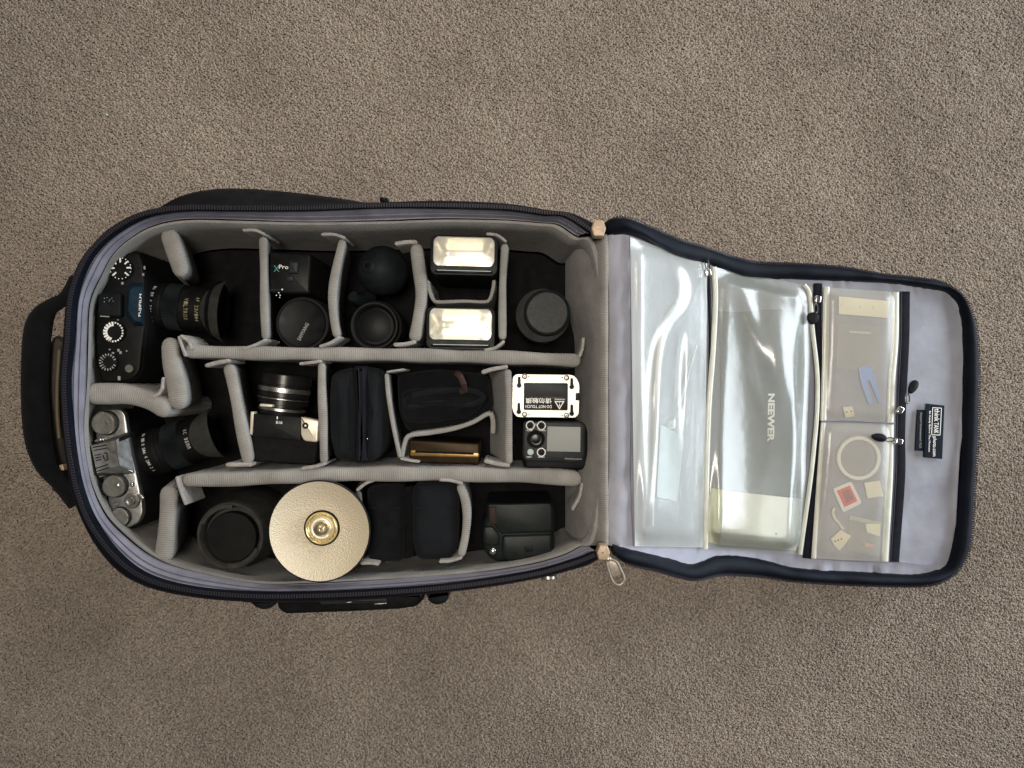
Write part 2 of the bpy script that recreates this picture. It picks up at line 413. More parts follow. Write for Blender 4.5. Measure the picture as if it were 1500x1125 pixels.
# ------------------------------------------------------------------ carpet
def carpet_mat(name, base, instanced):
    m = bpy.data.materials.new(name); m.use_nodes = True; nt = m.node_tree; N = nt.nodes; Lk = nt.links
    b = N['Principled BSDF']; b.inputs['Roughness'].default_value = .95; b.inputs['Specular IOR Level'].default_value = .15; b.inputs['Sheen Weight'].default_value = .1
    g = N.new('ShaderNodeNewGeometry')
    t = N.new('ShaderNodeTexNoise'); t.inputs['Scale'].default_value = 5.5; t.inputs['Detail'].default_value = 6; t.inputs['Roughness'].default_value = .6; Lk.new(g.outputs['Position'], t.inputs['Vector'])
    rp = N.new('ShaderNodeValToRGB'); rp.color_ramp.elements[0].position = .32; rp.color_ramp.elements[1].position = .68
    rp.color_ramp.elements[0].color = (base[0]*.80, base[1]*.785, base[2]*.77, 1); rp.color_ramp.elements[1].color = (base[0]*1.10, base[1]*1.11, base[2]*1.10, 1)  # dark and light patches put pile-lean shading into the colour
    Lk.new(t.outputs['Fac'], rp.inputs['Fac'])
    oi = N.new('ShaderNodeObjectInfo'); r = N.new('ShaderNodeMapRange'); r.inputs['To Min'].default_value = .80; r.inputs['To Max'].default_value = 1.18
    Lk.new(oi.outputs['Random'], r.inputs['Value'])
    mx = N.new('ShaderNodeMix'); mx.data_type = 'RGBA'; mx.blend_type = 'MULTIPLY'; mx.inputs['Factor'].default_value = 1
    Lk.new(rp.outputs['Color'], mx.inputs[6]); Lk.new(r.outputs['Result'], mx.inputs[7]); Lk.new(mx.outputs[2], b.inputs['Base Color'])
    t2 = N.new('ShaderNodeTexNoise'); t2.inputs['Scale'].default_value = 1300; t2.inputs['Detail'].default_value = 2; Lk.new(g.outputs['Position'], t2.inputs['Vector'])
    bp = N.new('ShaderNodeBump'); bp.inputs['Strength'].default_value = .7; bp.inputs['Distance'].default_value = .001; Lk.new(t2.outputs['Fac'], bp.inputs['Height']); Lk.new(bp.outputs[0], b.inputs['Normal'])
    return m
CARPET = (.312, .264, .224)
mb = MB(); mb.add([(-1.3, -1.1, -.005), (1.3, -1.1, -.005), (1.3, 1.1, -.005), (-1.3, 1.1, -.005)], [(0, 1, 2, 3)])
carpet = mb.build('carpet', carpet_mat('carpet_backing', CARPET, False)); carpet['kind'] = 'structure'
pile_m = carpet_mat('taupe_carpet_pile', CARPET, True)
step = .0022; nx, ny = int(1.72/step), int(1.34/step)
gx, gy = np.meshgrid(np.arange(nx)*step-.86, np.arange(ny)*step-.67); gx = gx.ravel(); gy = gy.ravel(); n = len(gx)
keep = ~((gx > -.44) & (gx < .05) & (gy > -.19) & (gy < .14)); gx = gx[keep]; gy = gy[keep]; n = len(gx)   # none under the case
gx = gx + rng.uniform(-.5, .5, n)*step; gy = gy + rng.uniform(-.5, .5, n)*step
lean = 1.6*np.sin(gx*5+1.3*np.sin(gy*6)) + 1.2*np.sin(gy*9+gx*4)
gz = -.0030 + rng.uniform(-.0007, .0007, n) + .0004*np.sin(gx*140+3*np.sin(gy*90))*np.sin(gy*120)
me = bpy.data.meshes.new('carpet_pile'); me.vertices.add(n)
me.vertices.foreach_set('co', np.stack([gx, gy, gz], 1).ravel())
rot = np.stack([rng.normal(0, .35, n), rng.normal(.25, .35, n), lean*.5 + rng.normal(0, .8, n)], 1)
scl = np.stack([rng.uniform(.0014, .0028, n), rng.uniform(.0010, .0017, n), rng.uniform(.0016, .0026, n)], 1)
for nm, a in (('rot', rot), ('scl', scl)):
    at = me.attributes.new(nm, 'FLOAT_VECTOR', 'POINT'); at.data.foreach_set('vector', a.ravel())
me.materials.append(pile_m)
pile = bpy.data.objects.new('carpet_pile', me); COL.objects.link(pile); pile['kind'] = 'stuff'
pile['label'] = 'short taupe cut pile of the carpet'; pile['category'] = 'carpet'
ng = bpy.data.node_groups.new('pile', 'GeometryNodeTree')
ng.interface.new_socket('Geometry', in_out='INPUT', socket_type='NodeSocketGeometry'); ng.interface.new_socket('Geometry', in_out='OUTPUT', socket_type='NodeSocketGeometry')
N = ng.nodes; Lk = ng.links
gi = N.new('NodeGroupInput'); go = N.new('NodeGroupOutput'); ip = N.new('GeometryNodeInstanceOnPoints')
ico = N.new('GeometryNodeMeshIcoSphere'); ico.inputs['Radius'].default_value = 1; ico.inputs['Subdivisions'].default_value = 2
ss = N.new('GeometryNodeSetShadeSmooth'); sm = N.new('GeometryNodeSetMaterial'); sm.inputs['Material'].default_value = pile_m
na = N.new('GeometryNodeInputNamedAttribute'); na.data_type = 'FLOAT_VECTOR'; na.inputs['Name'].default_value = 'rot'
nb = N.new('GeometryNodeInputNamedAttribute'); nb.data_type = 'FLOAT_VECTOR'; nb.inputs['Name'].default_value = 'scl'
e2r = N.new('FunctionNodeEulerToRotation')
Lk.new(gi.outputs[0], ip.inputs['Points']); Lk.new(ico.outputs[0], ss.inputs[0]); Lk.new(ss.outputs[0], sm.inputs[0]); Lk.new(sm.outputs[0], ip.inputs['Instance'])
Lk.new(na.outputs[0], e2r.inputs[0]); Lk.new(e2r.outputs[0], ip.inputs['Rotation']); Lk.new(nb.outputs[0], ip.inputs['Scale']); Lk.new(ip.outputs[0], go.inputs[0])
md = pile.modifiers.new('pile', 'NODES'); md.node_group = ng

# ------------------------------------------------------------------ the case
case = thing('rolling_camera_case', 'black rolling camera case lying open on the carpet with grey padded interior', 'camera case', P(480, 590, 0))
O_ = [(872,331),(837,313),(800,308),(740,299),(646,295),(560,297),(450,300),(350,302),(268,301),(207,311),(164,333),(137,359),(116,388),(100,433),(93,500),(90,559),(92,620),(98,674),(105,719),(122,764),(146,806),(180,841),(228,863),(300,876),(380,881),(470,880),(560,876),(640,868),(710,860),(780,848),(830,836),(868,823),(884,800),(892,700),(892,562),(892,430),(885,352)]
G_ = [(864,340),(827,317),(795,314),(740,307),(646,304),(558,304),(450,308),(350,308),(268,308),(215,317),(176,337),(147,361),(127,390),(111,436),(106,500),(101,559),(104,620),(111,674),(121,719),(138,763),(168,804),(201,833),(241,851),(300,863),(380,869),(470,868),(560,864),(640,858),(713,849),(783,837),(830,824),(862,812),(884,795),(889,700),(889,562),(889,430),(882,351)]
I_ = [(846,345),(818,328),(790,325),(738,321),(646,319),(556,322),(450,324),(350,321),(272,320),(222,330),(187,350),(163,373),(147,402),(130,441),(126,502),(125,559),(122,625),(126,672),(135,716),(155,758),(187,791),(219,815),(253,830),(302,842),(380,856),(470,855),(560,850),(640,844),(710,838),(780,827),(826,814),(850,802),(873,790),(885,700),(885,562),(885,430),(872,353)]
NS = 8
Os, Gs, Is = [cr(a, NS, True) for a in (O_, G_, I_)]
Oz, Gz, Iz = .186, .190, .176
Ow = [P(q[0], q[1], Oz) for q in Os]; Gw = [P(q[0], q[1], Gz) for q in Gs]; Iw = [P(q[0], q[1], Iz) for q in Is]
cen = Vector((-.178, -.025, 0))
def shrink(ring, k, z, hinge=None, left=None, down=None):
    """the same outline at another height; left / down: own factors for those two sides"""
    out = []
    for p in ring:
        dx, dy = p.x-cen.x, p.y-cen.y
        x = cen.x + dx*(left if left is not None and dx < 0 else k); y = cen.y + dy*(down if down is not None and dy < 0 else k)
        if hinge is not None: x = min(x, hinge)
        out.append(Vector((x, y, z)))
    return out
runs = [0.0]
for a, b in zip(Iw, Iw[1:]): runs.append(runs[-1]+(b-a).length)
mb = MB()     # outer shell with a flat base
mb.loft([shrink(Ow, .95, .004), shrink(Ow, 1.0, .02), shrink(Ow, 1.005, .10), shrink(Ow, .998, .165), Ow], True, True, False)
mb.build('outer_shell', nylon, case)
rim_ids = [i for i in range(len(Os)) if not (31.6*NS <= i <= 36.4*NS)]
rim_seq = [i for i in range(len(Os)) if i <= int(31.6*NS)]
mb = MB()     # padded black rim carrying the zipper half
rr = []
for i in rim_seq:
    o, g = Ow[i], Gw[i]; w = (g-o); d = w.length; nrm = w.normalized()
    rr.append([o - nrm*.0015 + Vector((0, 0, -.012)), o - nrm*.001 + Vector((0, 0, 0)), o + nrm*d*.25 + Vector((0, 0, .0055)), o+nrm*d*.6+Vector((0, 0, .007)), g+Vector((0, 0, .0045)), g+nrm*.001+Vector((0, 0, -.002)), g+Vector((0, 0, -.012))])
mb.loft(rr, True, True, True); mb.build('rim', navy_binding, case)
def teeth(seqA, off, parent, name='zipper_teeth', pitch=.0028, lift=.001):
    """small nylon teeth set side by side along a line"""
    d = [0.0]
    for a, b in zip(seqA, seqA[1:]): d.append(d[-1]+(b-a).length)
    k = int(d[-1]/pitch); mb = MB(); A = np.array([tuple(p) for p in seqA])
    for i in range(k):
        s = i*pitch; p = Vector([np.interp(s, d, A[:, j]) for j in range(3)]); q = Vector([np.interp(min(s+.002, d[-1]), d, A[:, j]) for j in range(3)])
        t = (q-p).normalized() if (q-p).length > 1e-7 else Vector((1, 0, 0)); nrm = Vector((-t.y, t.x, 0)).normalized()
        c = p + Vector((0, 0, lift)); hx, hy, hz = t*.00085, nrm*.0019, Vector((0, 0, .0011))
        vs = [c+hx*a+hy*b+hz*e for a in (-1, 1) for b in (-1, 1) for e in (-1, 1)]
        mb.add(vs, [(0,1,3,2),(4,6,7,5),(0,4,5,1),(2,3,7,6),(0,2,6,4),(1,5,7,3)])
    return mb.build(name, zip_teeth, parent, smooth=0, kind='stuff')
teeth([Ow[i]*.12+Gw[i]*.88+Vector((0, 0, .0066)) for i in rim_seq], 0, case)
mb = MB()     # lavender gusset, three narrow folds
rg = []
for i in rim_seq:
    g, q = Gw[i], Iw[i]; row = []
    for k in range(13):
        t = k/12; p = g.lerp(q, t); p.z = Gz*(1-t)+Iz*t - .004 + .0022*math.cos(t*6*math.pi) + .003*math.sin(math.pi*t); row.append(p)
    rg.append(row)
mb.grid(rg); mb.build('gusset', gusset_m, case)
# padded interior wall: a rounded top edge, the wall and, at the hinge, the sloping end panel
mb = MB()
J0 = shrink(Iw, 1.0, Iz-.010); J1 = shrink(Iw, .996, Iz-.004, left=1.0, down=1.0); J2 = shrink(Iw, .982, Iz-.003, left=1.0, down=.986); J3 = shrink(Iw, .972, Iz-.009, hinge=.108, left=1.006, down=.985); J4 = shrink(Iw, .968, Iz-.03, hinge=.104, left=1.022, down=1.0)
J5 = shrink(Iw, .962, .09, hinge=.098, left=1.035, down=1.02); J6 = shrink(Iw, .95, ZF, hinge=.090, left=1.03, down=1.02)
for ring, drop in ((J1, 0), (J2, 0), (J3, 0), (J4, 0)):
    for i, p in enumerate(ring): p.z += .0015*math.sin(runs[i]*28)
mb.loft([J0, J1, J2, J3, J4, J5, J6], True, False, False, run=runs); mb.build('interior_wall', loop_m, case)
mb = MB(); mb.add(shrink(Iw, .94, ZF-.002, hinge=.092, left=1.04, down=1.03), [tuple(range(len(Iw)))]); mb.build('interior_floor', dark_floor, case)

# side pocket along the top side
mb = MB()
top = cr([(232,306),(250,294),(268,286),(297,279),(332,276),(380,277.5),(440,283),(500,291),(548,299)], 6)
zt_, zb_ = .125, .015; rings = []
for q in top:
    o = P(q[0], q[1], zt_); bk = Vector((o.x*.985, o.y-.026, 0))
    rings.append([Vector((o.x, o.y-.002, zb_)), Vector((o.x, o.y+.000, .07)), Vector((o.x, o.y, zt_)), Vector((o.x, o.y-.006, zt_+.012)), Vector((bk.x, bk.y+.010, .145)), Vector((bk.x, bk.y, .150)), Vector((bk.x, bk.y, zb_))])
mb.loft(rings, True, True, True); mb.build('side_pocket', nylon, case, smooth=60)
mb = MB(); mb.slab(rrect(562, 292, 13, 7, 3, 8), .168, .158, .002); mb.build('strap_buckle', blk_shiny, case)
# zipped front flap behind the carry handle and its ochre piping
mb = MB(); mb.tube([P(*q, .115) for q in cr([(98,500),(90,515),(85,560),(82,620),(85,670),(96,715)], 6)], .012, 10, 1.2); mb.build('front_flap', handle_grey, case)
mb = MB(); mb.tube([P(*q, .133) for q in cr([(87,512),(84,560),(84,605),(87,642)], 6)], .0022, 8); mb.build('piping', yellow_cord, case)
mb = MB(); mb.slab(rrect(90, 685, 6, 9, 2, -15), .142, .13, .001); mb.build('flap_zipper_end', brass, case)
mb = MB(); mb.tube([P(88, 688, .14), P(84, 696, .138), P(82, 703, .134)], .0016, 6); mb.slab(rrect(83, 700, 4, 10, 1.5, 20), .141, .138, .0006); mb.build('flap_zipper_pull', pull_m, case)
# carry handle
hp = cr([(112,408),(96,436),(72,452),(57,478),(52,530),(52,590),(57,645),(68,682),(88,708),(110,738)], 7)
hz = sinterp([(0,.150),(.15,.146),(.3,.14),(.5,.138),(.7,.14),(.85,.144),(1,.15)])
rad = sinterp([(0,.0075),(.18,.0085),(.27,.013),(.35,.0155),(.5,.0155),(.65,.0155),(.75,.013),(.85,.010),(1,.0085)])
mb = MB(); m_ = len(hp)-1; mb.tube([P(q[0], q[1], hz(i/m_)) for i, q in enumerate(hp)], [rad(i/m_) for i in range(m_+1)], 14, .55); mb.build('carry_handle', cloth_blk, case)
# trolley side: black bracket with end lobes and metal latch pieces
side = thing  # (name kept short below)
mb = MB(); mb.slab(rpoly([(354,874),(372,891),(385,896),(400,890),(402,872)], [2,8,8,4,2]), .155, .05, .006)
mb.build('handle_end', rubber, case)
mb = MB(); mb.slab(rpoly([(622,870),(628,884),(640,889),(654,884),(661,864),(640,862)], [2,6,7,6,2,2]), .155, .05, .006); mb.build('handle_end', rubber, case)
mb = MB(); mb.slab(rpoly([(403,872),(406,893),(418,900.5),(520,897),(590,893),(612,889),(622,876),(620,868)], [3,7,5,2,8,8,4,2]), .150, .06, .005)
grip = mb.build('trolley_handle', blk, case)
mb = MB(); mb.slab(rpoly([(465,878),(560,873),(566,877),(566,883),(470,886)], 2), .1565, .149, .0015); mb.build('latch_plate', trig_m, grip)
for a in ((386,876,14,4),(461,878,12,5),(622,868,8,6)):
    mb = MB(); mb.slab(rrect(*a, 1.5, -3), .160, .15, .001); mb.build('webbing_tab', handle_grey, case)
for a in ((501,877.5,5,3),(523,876,5,4),(511,882.5,8,2),(560,871.5,14,4),(557,884.5,18,2)):
    mb = MB(); mb.slab(rrect(*a, .8, -4), .160, .155, .0006); mb.build('latch_contact', screw_m, grip)
for x, y in ((803, 847),):
    mb = MB(); mb.lathe(P(x, y-4, .13), (0, -1, .1), [(0, .009), (.003, .009), (.0045, .007), (.005, .002)], 20); mb.build('rivet', screw_m, case)
# hinge zipper ends
for (x, y, r) in ((877, 334, 11.5), (884, 810, 10.5)):
    mb = MB(); z = .207
    mb.slab(rpoly([(x-r*.55, y-r*1.05), (x+r*.55, y-r*1.05), (x+r*.95, y), (x+r*.65, y+r*1.05), (x-r*.65, y+r*1.05), (x-r*.95, y)], 2), z, z-.014, .0014, dome=.0005)
    st = mb.build('zipper_end', brass, case)
    mb = MB(); mb.lathe(P(x-1, y-.5, z+.0012), (0, 0, 1), [(0, .0010), (.0005, .0009)], 12); mb.build('rivet_pin', chrome, st)
mb = MB(); z = .200
loop_ = cr([(889,821),(893,840),(898,852),(905,857),(912,854),(914,846),(908,832),(902,822)], 5, True)
mb.tube([P(q[0], q[1], z) for q in loop_]+[P(loop_[0][0], loop_[0][1], z)], .0017, 8, 1.0, False)
mb.slab(rpoly([(889,820),(901,819),(910,842),(898,846)], 2), z+.001, z-.0005, .0005)
pl = mb.build('zipper_pull', pull_m, case)
mb = MB(); mb.lathe(P(891, 818, .203), (0, 0, 1), [(0, .0028), (.003, .0028), (.004, .0015)], 14); mb.build('zipper_slider', pull_m, pl)

# ------------------------------------------------------------------ the lid, folded open to the right
zl = sinterp([(880,.172),(888,.180),(897,.184),(910,.186),(926,.181),(945,.169),(970,.146),(1000,.115),(1040,.083),(1080,.062),(1120,.050),(1180,.044),(1260,.040),(1340,.038),(1440,.036)])
OT = [(885,328),(892,323),(903,320),(922,322),(956,336),(994,352),(1040,366),(1076,378),(1112,385),(1160,387),(1229,392),(1289,403),(1345,409),(1373,414),(1396,426),(1412,443),(1423,469),(1428,499),(1430,545),(1429.5,600),(1428,650),(1423,724),(1418,794),(1406,824),(1384,846),(1354,856),(1309,857),(1235,855),(1160,850),(1116,844),(1059,841),(1019,848),(990,843),(959,834),(917,824),(897,811)]
IT = [(889,346),(903,345),(918,343),(939,347),(968,362),(998,378),(1042,388),(1076,403),(1108,409),(1160,409),(1229,412),(1289,414),(1326,418),(1368,424),(1390,430),(1403,446),(1409,471),(1411,500),(1411,545),(1409,600),(1407,650),(1404,710),(1399,780),(1391,821),(1379,834),(1347,841),(1284,839),(1210,835),(1160,831),(1110,818),(1055,813),(1015,826),(985,818),(960,813),(925,806),(897,797)]
n_ = 5; ot = cr(OT, n_); it = cr(IT, n_)
ltop = sinterp([(880,347)] + IT[1:17] + [(1416,560)]); 
lbot = sinterp([(1416,600)] + IT[20:36] + [(880,790)])
lt2 = sinterp([(880,335)] + [((a[0]+b[0])/2, (a[1]+b[1])/2) for a, b in zip(IT[:18], OT[:18])] + [(1422,560)])
lb2 = sinterp([(1422,600)] + [((a[0]+b[0])/2, (a[1]+b[1])/2) for a, b in zip(IT[19:36], OT[19:36])] + [(880,798)])
xs_ = list(np.linspace(884, 1412, 90))
mb = MB()     # shell: the black padded outside of the lid
up, dn = [], []
for x in xs_:
    a, b = lt2(x), lb2(x); z = zl(x)-.006
    up.append([P(x, a+(b-a)*k/10, z) for k in range(11)])
    dn.append([Vector((p.x, p.y, max(.003, z-.030))) for p in up[-1]])
for r_ in (up, dn): mb.grid(r_)
edge_u = [r_[0] for r_ in up] + [r_ for r_ in up[-1][1:]] + [r_[-1] for r_ in up[::-1][1:]] + up[0][::-1][1:-1]
edge_d = [r_[0] for r_ in dn] + [r_ for r_ in dn[-1][1:]] + [r_[-1] for r_ in dn[::-1][1:]] + dn[0][::-1][1:-1]
mb.loft([edge_u, edge_d], True); lid = mb.build('lid', nylon, case)
mb = MB(); gr = []     # lavender-grey lining, gathered along its edges
for x in xs_:
    a, b = ltop(x)-3, lbot(x)+3; row = []
    for k in range(61):
        t = k/60; y = a+(b-a)*t
        ed = math.exp(-((t)/.03)**2) + math.exp(-((1-t)/.035)**2)
        z = zl(x) + .0034*ed*math.sin(x*.36+2.4*math.sin(x*.07))*(.5+.5*math.sin(x*.031+y)) + .0012*math.sin(x*.05+y*.031)*math.sin(y*.013)
        if x < 930: z += .0016*math.sin(y*.10+x*.09)*math.sin(y*.023+1)
        if x > 1325: z += .0016*math.sin((x*.6+y*.8)*.045)*math.sin(y*.02+x*.03)
        row.append(P(x, y, z))
    gr.append(row)
mb.grid(gr); mb.build('lid_lining', lining_m, lid, smooth=80)
mb = MB(); rings = []  # padded binding with a fold in the lower edge
cl = []
for a, b in zip(ot, it):
    z = zl(min(max(a[0], 885), 1430)); c = P((a[0]+b[0])/2, (a[1]+b[1])/2, z+.002+.0010*math.sin(a[0]*.07)+.0006*math.sin(a[1]*.11+a[0]*.13)); hw = (P(*a, z)-P(*b, z)).length/2*1.04
    d = (P(*a, z)-P(*b, z)).normalized(); ring = []
    for k in range(16):
        an = 2*math.pi*k/16; rad_ = 1 + (.06*math.cos(3*an))
        zz = (.0125 if math.sin(an) > 0 else .024)*math.sin(an)
        p = c + d*hw*math.cos(an)*rad_ + Vector((0, 0, zz)); p.z = max(p.z, .002); ring.append(p)
    rings.append(ring); cl.append((c + d*hw*.86 + Vector((0, 0, .0060))))
mb.loft(rings, True, True, True); mb.build('lid_binding', navy_binding, lid, smooth=60)
teeth(cl[8:-4], 0, lid, pitch=.0029)
# soft ledge between case and lid
mb = MB(); row_ = []
for k in range(41):
    y = 346 + (799-346)*k/40; t = abs(k-20)/20; b_ = min(1, max(0, (t-.30)/.3)); b_ = b_*b_*(3-2*b_)
    row_.append([P(842-14*b_, y, .060), P(857-16*b_, y, .120), P(868+4*t-9*b_, y, .158), P(878+2*t*t, y+0, .178), P(885, y, .186), P(889.5, y, .187), P(893, y, .182)])
o0 = len(mb.v); mb.grid(row_); mb.run = [p.y+1 for p in mb.v]; mb.build('hinge_panel', loop_m, case, smooth=80)

def pocket(corners, mat_, hfun, nu=40, nv=80, lift=.004):
    """clear vinyl pocket sheet; corners tl, tr, br, bl in px, hfun(u, v) its rise above the lining"""
    tl, tr, br, bl = [np.array(c, float) for c in corners]; g = []
    for i in range(nu+1):
        u = i/nu; row = []
        for j in range(nv+1):
            v = j/nv; q = (1-u)*(1-v)*tl + u*(1-v)*tr + u*v*br + (1-u)*v*bl
            e = min(1, min(u, 1-u)/.16)*min(1, min(v, 1-v)/.06); e = e*e*(3-2*e)
            z = zl(q[0]) + .0074 + e*(lift + hfun(u, v) - .004); row.append(P(q[0], q[1], z))
        g.append(row)
    mb = MB(); mb.grid(g); return mb.build('clear_pocket', mat_, lid, smooth=180)
gs = lambda x, m, s: math.exp(-((x-m)/s)**2)
def h1(u, v):
    c = .48 - .22*v + .35*gs(v, .12, .14)          # a long soft ridge that curves
    return .006 + .013*gs(u, c, .10)*gs(v, .45, .42) + .006*gs(u, .72+.15*(.5-v), .05)*gs(v, .42, .16) + .006*gs(v, .86, .10)*gs(u, .3, .3) + .0015*math.sin(9*v+3*u)
def h2(u, v):
    return .009 + .019*gs(u-.25*(v-.3), .70, .19)*gs(v, .30, .19) + .006*gs(u-.9*v, .25, .10)*gs(v, .16, .15) + .012*gs(v, .90, .2) + .002*math.sin(6*v+1)*math.sin(4*u)
def h3(u, v): return .0045 + .0016*math.sin(4*v+2*u)
pocket([(923,347),(1036,386),(1032,802),(930,800)], vinyl, h1)
pocket([(1046,391),(1190,420),(1176,812),(1032,802)], vinyl_mid, h2)
pocket([(1206,421),(1317,428),(1310,618),(1203,615)], vinyl_flat, h3, 24, 40)
pocket([(1203,618),(1310,621),(1302,824),(1188,818)], vinyl_flat, h3, 24, 40)
def strip(name, path, w, mat_, lift, th=.0012, wav=0):
    """a narrow flat strip laid along a px path on the lid"""
    pts = cr(path, 8); mb = MB(); rings = []
    for i, q in enumerate(pts):
        a, b = np.array(pts[max(0, i-1)]), np.array(pts[min(len(pts)-1, i+1)]); d = (b-a)[:2]/(np.linalg.norm((b-a)[:2]) or 1); nn = np.array([-d[1], d[0]])
        ww = (q[2] if len(q) > 2 else w)/2
        z = zl(q[0]) + lift + wav*math.sin(i*.7); l, r_ = P(*(q[:2]+nn*ww), z), P(*(q[:2]-nn*ww), z)
        c = (l+r_)/2; upv = Vector((0, 0, th))
        rings.append([l, l*.7+c*.3+upv*.8, c+upv, r_*.7+c*.3+upv*.8, r_, c-upv*.4])
    mb.loft(rings, True, True, True); return mb.build(name, mat_, lid, smooth=60)
strip('pocket_seam', [(924,346),(925,420),(926,560),(925,700),(929,800)], 3, gusset_m, .004)
strip('zipper_tape', [(1036,384,8),(1039,440,5),(1040,500,3),(1038,600,3),(1033,720,3),(1031,804,4)], 5, zip_tape, .005)
strip('pocket_trim', [(1046,391),(1048,440),(1044,520),(1038,600),(1035,700),(1033,804)], 8, trim_m, .0085, .002)
strip('zipper_tape', [(1198,415,13),(1198,436,12),(1199,480,9),(1201,540,6),(1201,600,6),(1197,660,8),(1192,720,10),(1183,818,14)], 10, zip_tape, .0050)
strip('pocket_trim', [(1178,417),(1186,432),(1190,480),(1197,545),(1197,600),(1193,650),(1187,705),(1172,812)], 6.5, trim_m, .0085, .002)
strip('pocket_trim', [(1211,420),(1209,520),(1206,616)], 9, trim_m, .0075, .0015)
strip('pocket_trim', [(1206,619),(1200,700),(1192,818)], 7, trim_m, .0075, .0012)
strip('pocket_trim', [(1312,428),(1311,500),(1306,560),(1304,619)], 10, trim_m, .0075, .0015)
strip('pocket_trim', [(1304,622),(1303,700),(1296,822)], 10, trim_m, .0075, .0015)
strip('pocket_seam', [(1203,616.5),(1255,617),(1311,620)], 2, gusset_m, .009)
strip('zipper_tape', [(1326,427),(1325,500),(1321,580),(1319,640),(1319,700),(1310,823)], 14, zip_tape, .0048)
strip('zipper_coil', [(1320,428),(1319,500),(1315,580),(1313,640),(1312,700),(1304,823)], 2.4, zip_teeth, .0062)
strip('lid_seam', [(1189,818),(1250,822),(1310,824),(1370,829)], 1.5, gusset_m, .0025)

def zip_pull(sl, pu, rx, ry, ang):
    z = zl(sl[0]) + .014; mb = MB()
    mb.slab(rrect(sl[0], sl[1], 9, 11, 3, ang), z, z-.007, .0015)
    mid = ((sl[0]+pu[0])/2, (sl[1]+pu[1])/2)
    ring_ = [P(mid[0]+5*math.cos(a)*.55, mid[1]+9*math.sin(a)*.8, z+.001) for a in np.linspace(0, 2*math.pi, 14)] if abs(sl[1]-pu[1]) > abs(sl[0]-pu[0]) else [P(mid[0]+9*math.cos(a)*.8, mid[1]+5*math.sin(a)*.55, z+.001) for a in np.linspace(0, 2*math.pi, 14)]
    mb.tube(ring_, .0009, 6, 1, False)
    mb.build('zipper_slider', chrome, lid)
    mb = MB(); c, s = math.cos(R(ang)), math.sin(R(ang))
    pts = []
    for k in range(24):
        a = 2*math.pi*k/24; x = rx*math.cos(a)*(1-.18*math.sin(a)); y = ry*math.sin(a); pts.append((pu[0]+x*c-y*s, pu[1]+x*s+y*c))
    mb.slab(pts, z+.004, z-.001, .002, dome=.001); mb.build('zipper_pull', rubber, lid)
zip_pull((1038,399), (1033,374), 7.5, 11, -12)
zip_pull((1199,438), (1192,466), 8.5, 9, 8)
zip_pull((1320,601), (1339,567), 6, 11, 28)
zip_pull((1318,647), (1289,641), 6, 11, 100)
# woven labels
def label_piece(poly, lift):
    z = zl(1365)+lift; mb = MB(); mb.slab(poly, z, z-.0016, .0005); return mb.build('woven_label', label_m, lid)
label_piece([(1344,600),(1357,600.5),(1353,661),(1341,660)], .0045)
label_piece([(1356.6,591),(1383.7,594),(1380.4,672.4),(1353.8,670)], .0062)
zt = zl(1365)+.0066; mb = MB()
text(mb, 'think', 1372.5, 608, zt, 19, 7.5, -91); text(mb, 'TANK', 1371.5, 627, zt, 16, 7, -91); text(mb, 'photo.com', 1368.5, 654, zt, 29, 7, -91)
text(mb, 'Be Ready Before The Moment', 1361.5, 632, zt, 60, 3.4, -91)
for a, b, c, d in (((1365.8,597.5),(1366.8,597.5),(1365.2,637),(1364.2,637)), ((1378.6,598.5),(1379.6,598.5),(1377.6,637),(1376.6,637)), ((1366,596.6),(1379.5,597.4),(1379.5,598.4),(1366,597.6)), ((1364.3,636.4),(1377.3,636.8),(1377.3,637.8),(1364.3,637.4))):
    mb.add([P(*q, zt) for q in (a, b, c, d)], [(0, 1, 2, 3)])
mb.build('lettering', ink_w, lid, smooth=0)
mb = MB(); text(mb, 'Airport International V2.0', 1348.5, 630, zl(1365)+.0049, 52, 4, -91.5); mb.build('lettering', ink_dim, lid, smooth=0)

# ------------------------------------------------------------------ padded dividers
def divider(label, path, th, zt, tabs=(), zb=.051, lean=(0, 0), tz=None, seed=0, mat_=None, name='padded_divider', tabth=4.5, tabh=.05):
    q = path[len(path)//2]; t = thing(name, label, 'divider', Vector((P(*q, zt).x, P(*q, zt).y, zb)), 'grey dividers inside the case')
    ends = abs(path[0][1]-path[-1][1]) > abs(path[0][0]-path[-1][0])
    if lean == (0, 0) and ends: lean = (.085*P(*q, zt).x, 0)      # the dividers splay outwards a little
    mb = MB(); mb.wall(path, zt, zb, th, lean, seed=seed); mb.build('panel', mat_ or loop_m, t, smooth=80)
    for tb in tabs:
        mb = MB(); z = (tz or zt+.002); mb.wall(tb, z, z-tabh, tabth, (0, 0), wav=.0006, soft=False, seed=seed+len(tb)); mb.build('fastening_tab', loop_plain, t, smooth=60)
    return t
ZM = .162
divider('long grey padded divider above the middle row of gear', [(268,514),(330,516),(450,518),(560,519),(660,521),(760,524),(851,528)], 19, ZM, [[(848,524),(853,512),(855,494)]], seed=1)
divider('long grey padded divider between the middle row and the reflector dish row', [(266,704),(320,703),(400,700),(500,696),(600,695),(700,696),(790,699),(852,703)], 21, ZM, [[(853,708),(849,728),(838,748)]], seed=2)
divider('fat grey padded divider stub beside the upper lens near the top left corner', [(243,334),(250,352),(259,378),(267,404)], 25, .160, [[(209,337),(222,331),(242,328)]], seed=3)
divider('thin grey divider left of the trigger with the X mark', [(385,346),(386,400),(387,450),(389,497)], 12, .160, [[(355,337),(374,337),(389,344)], [(356,511),(374,505),(390,497)]], seed=4)
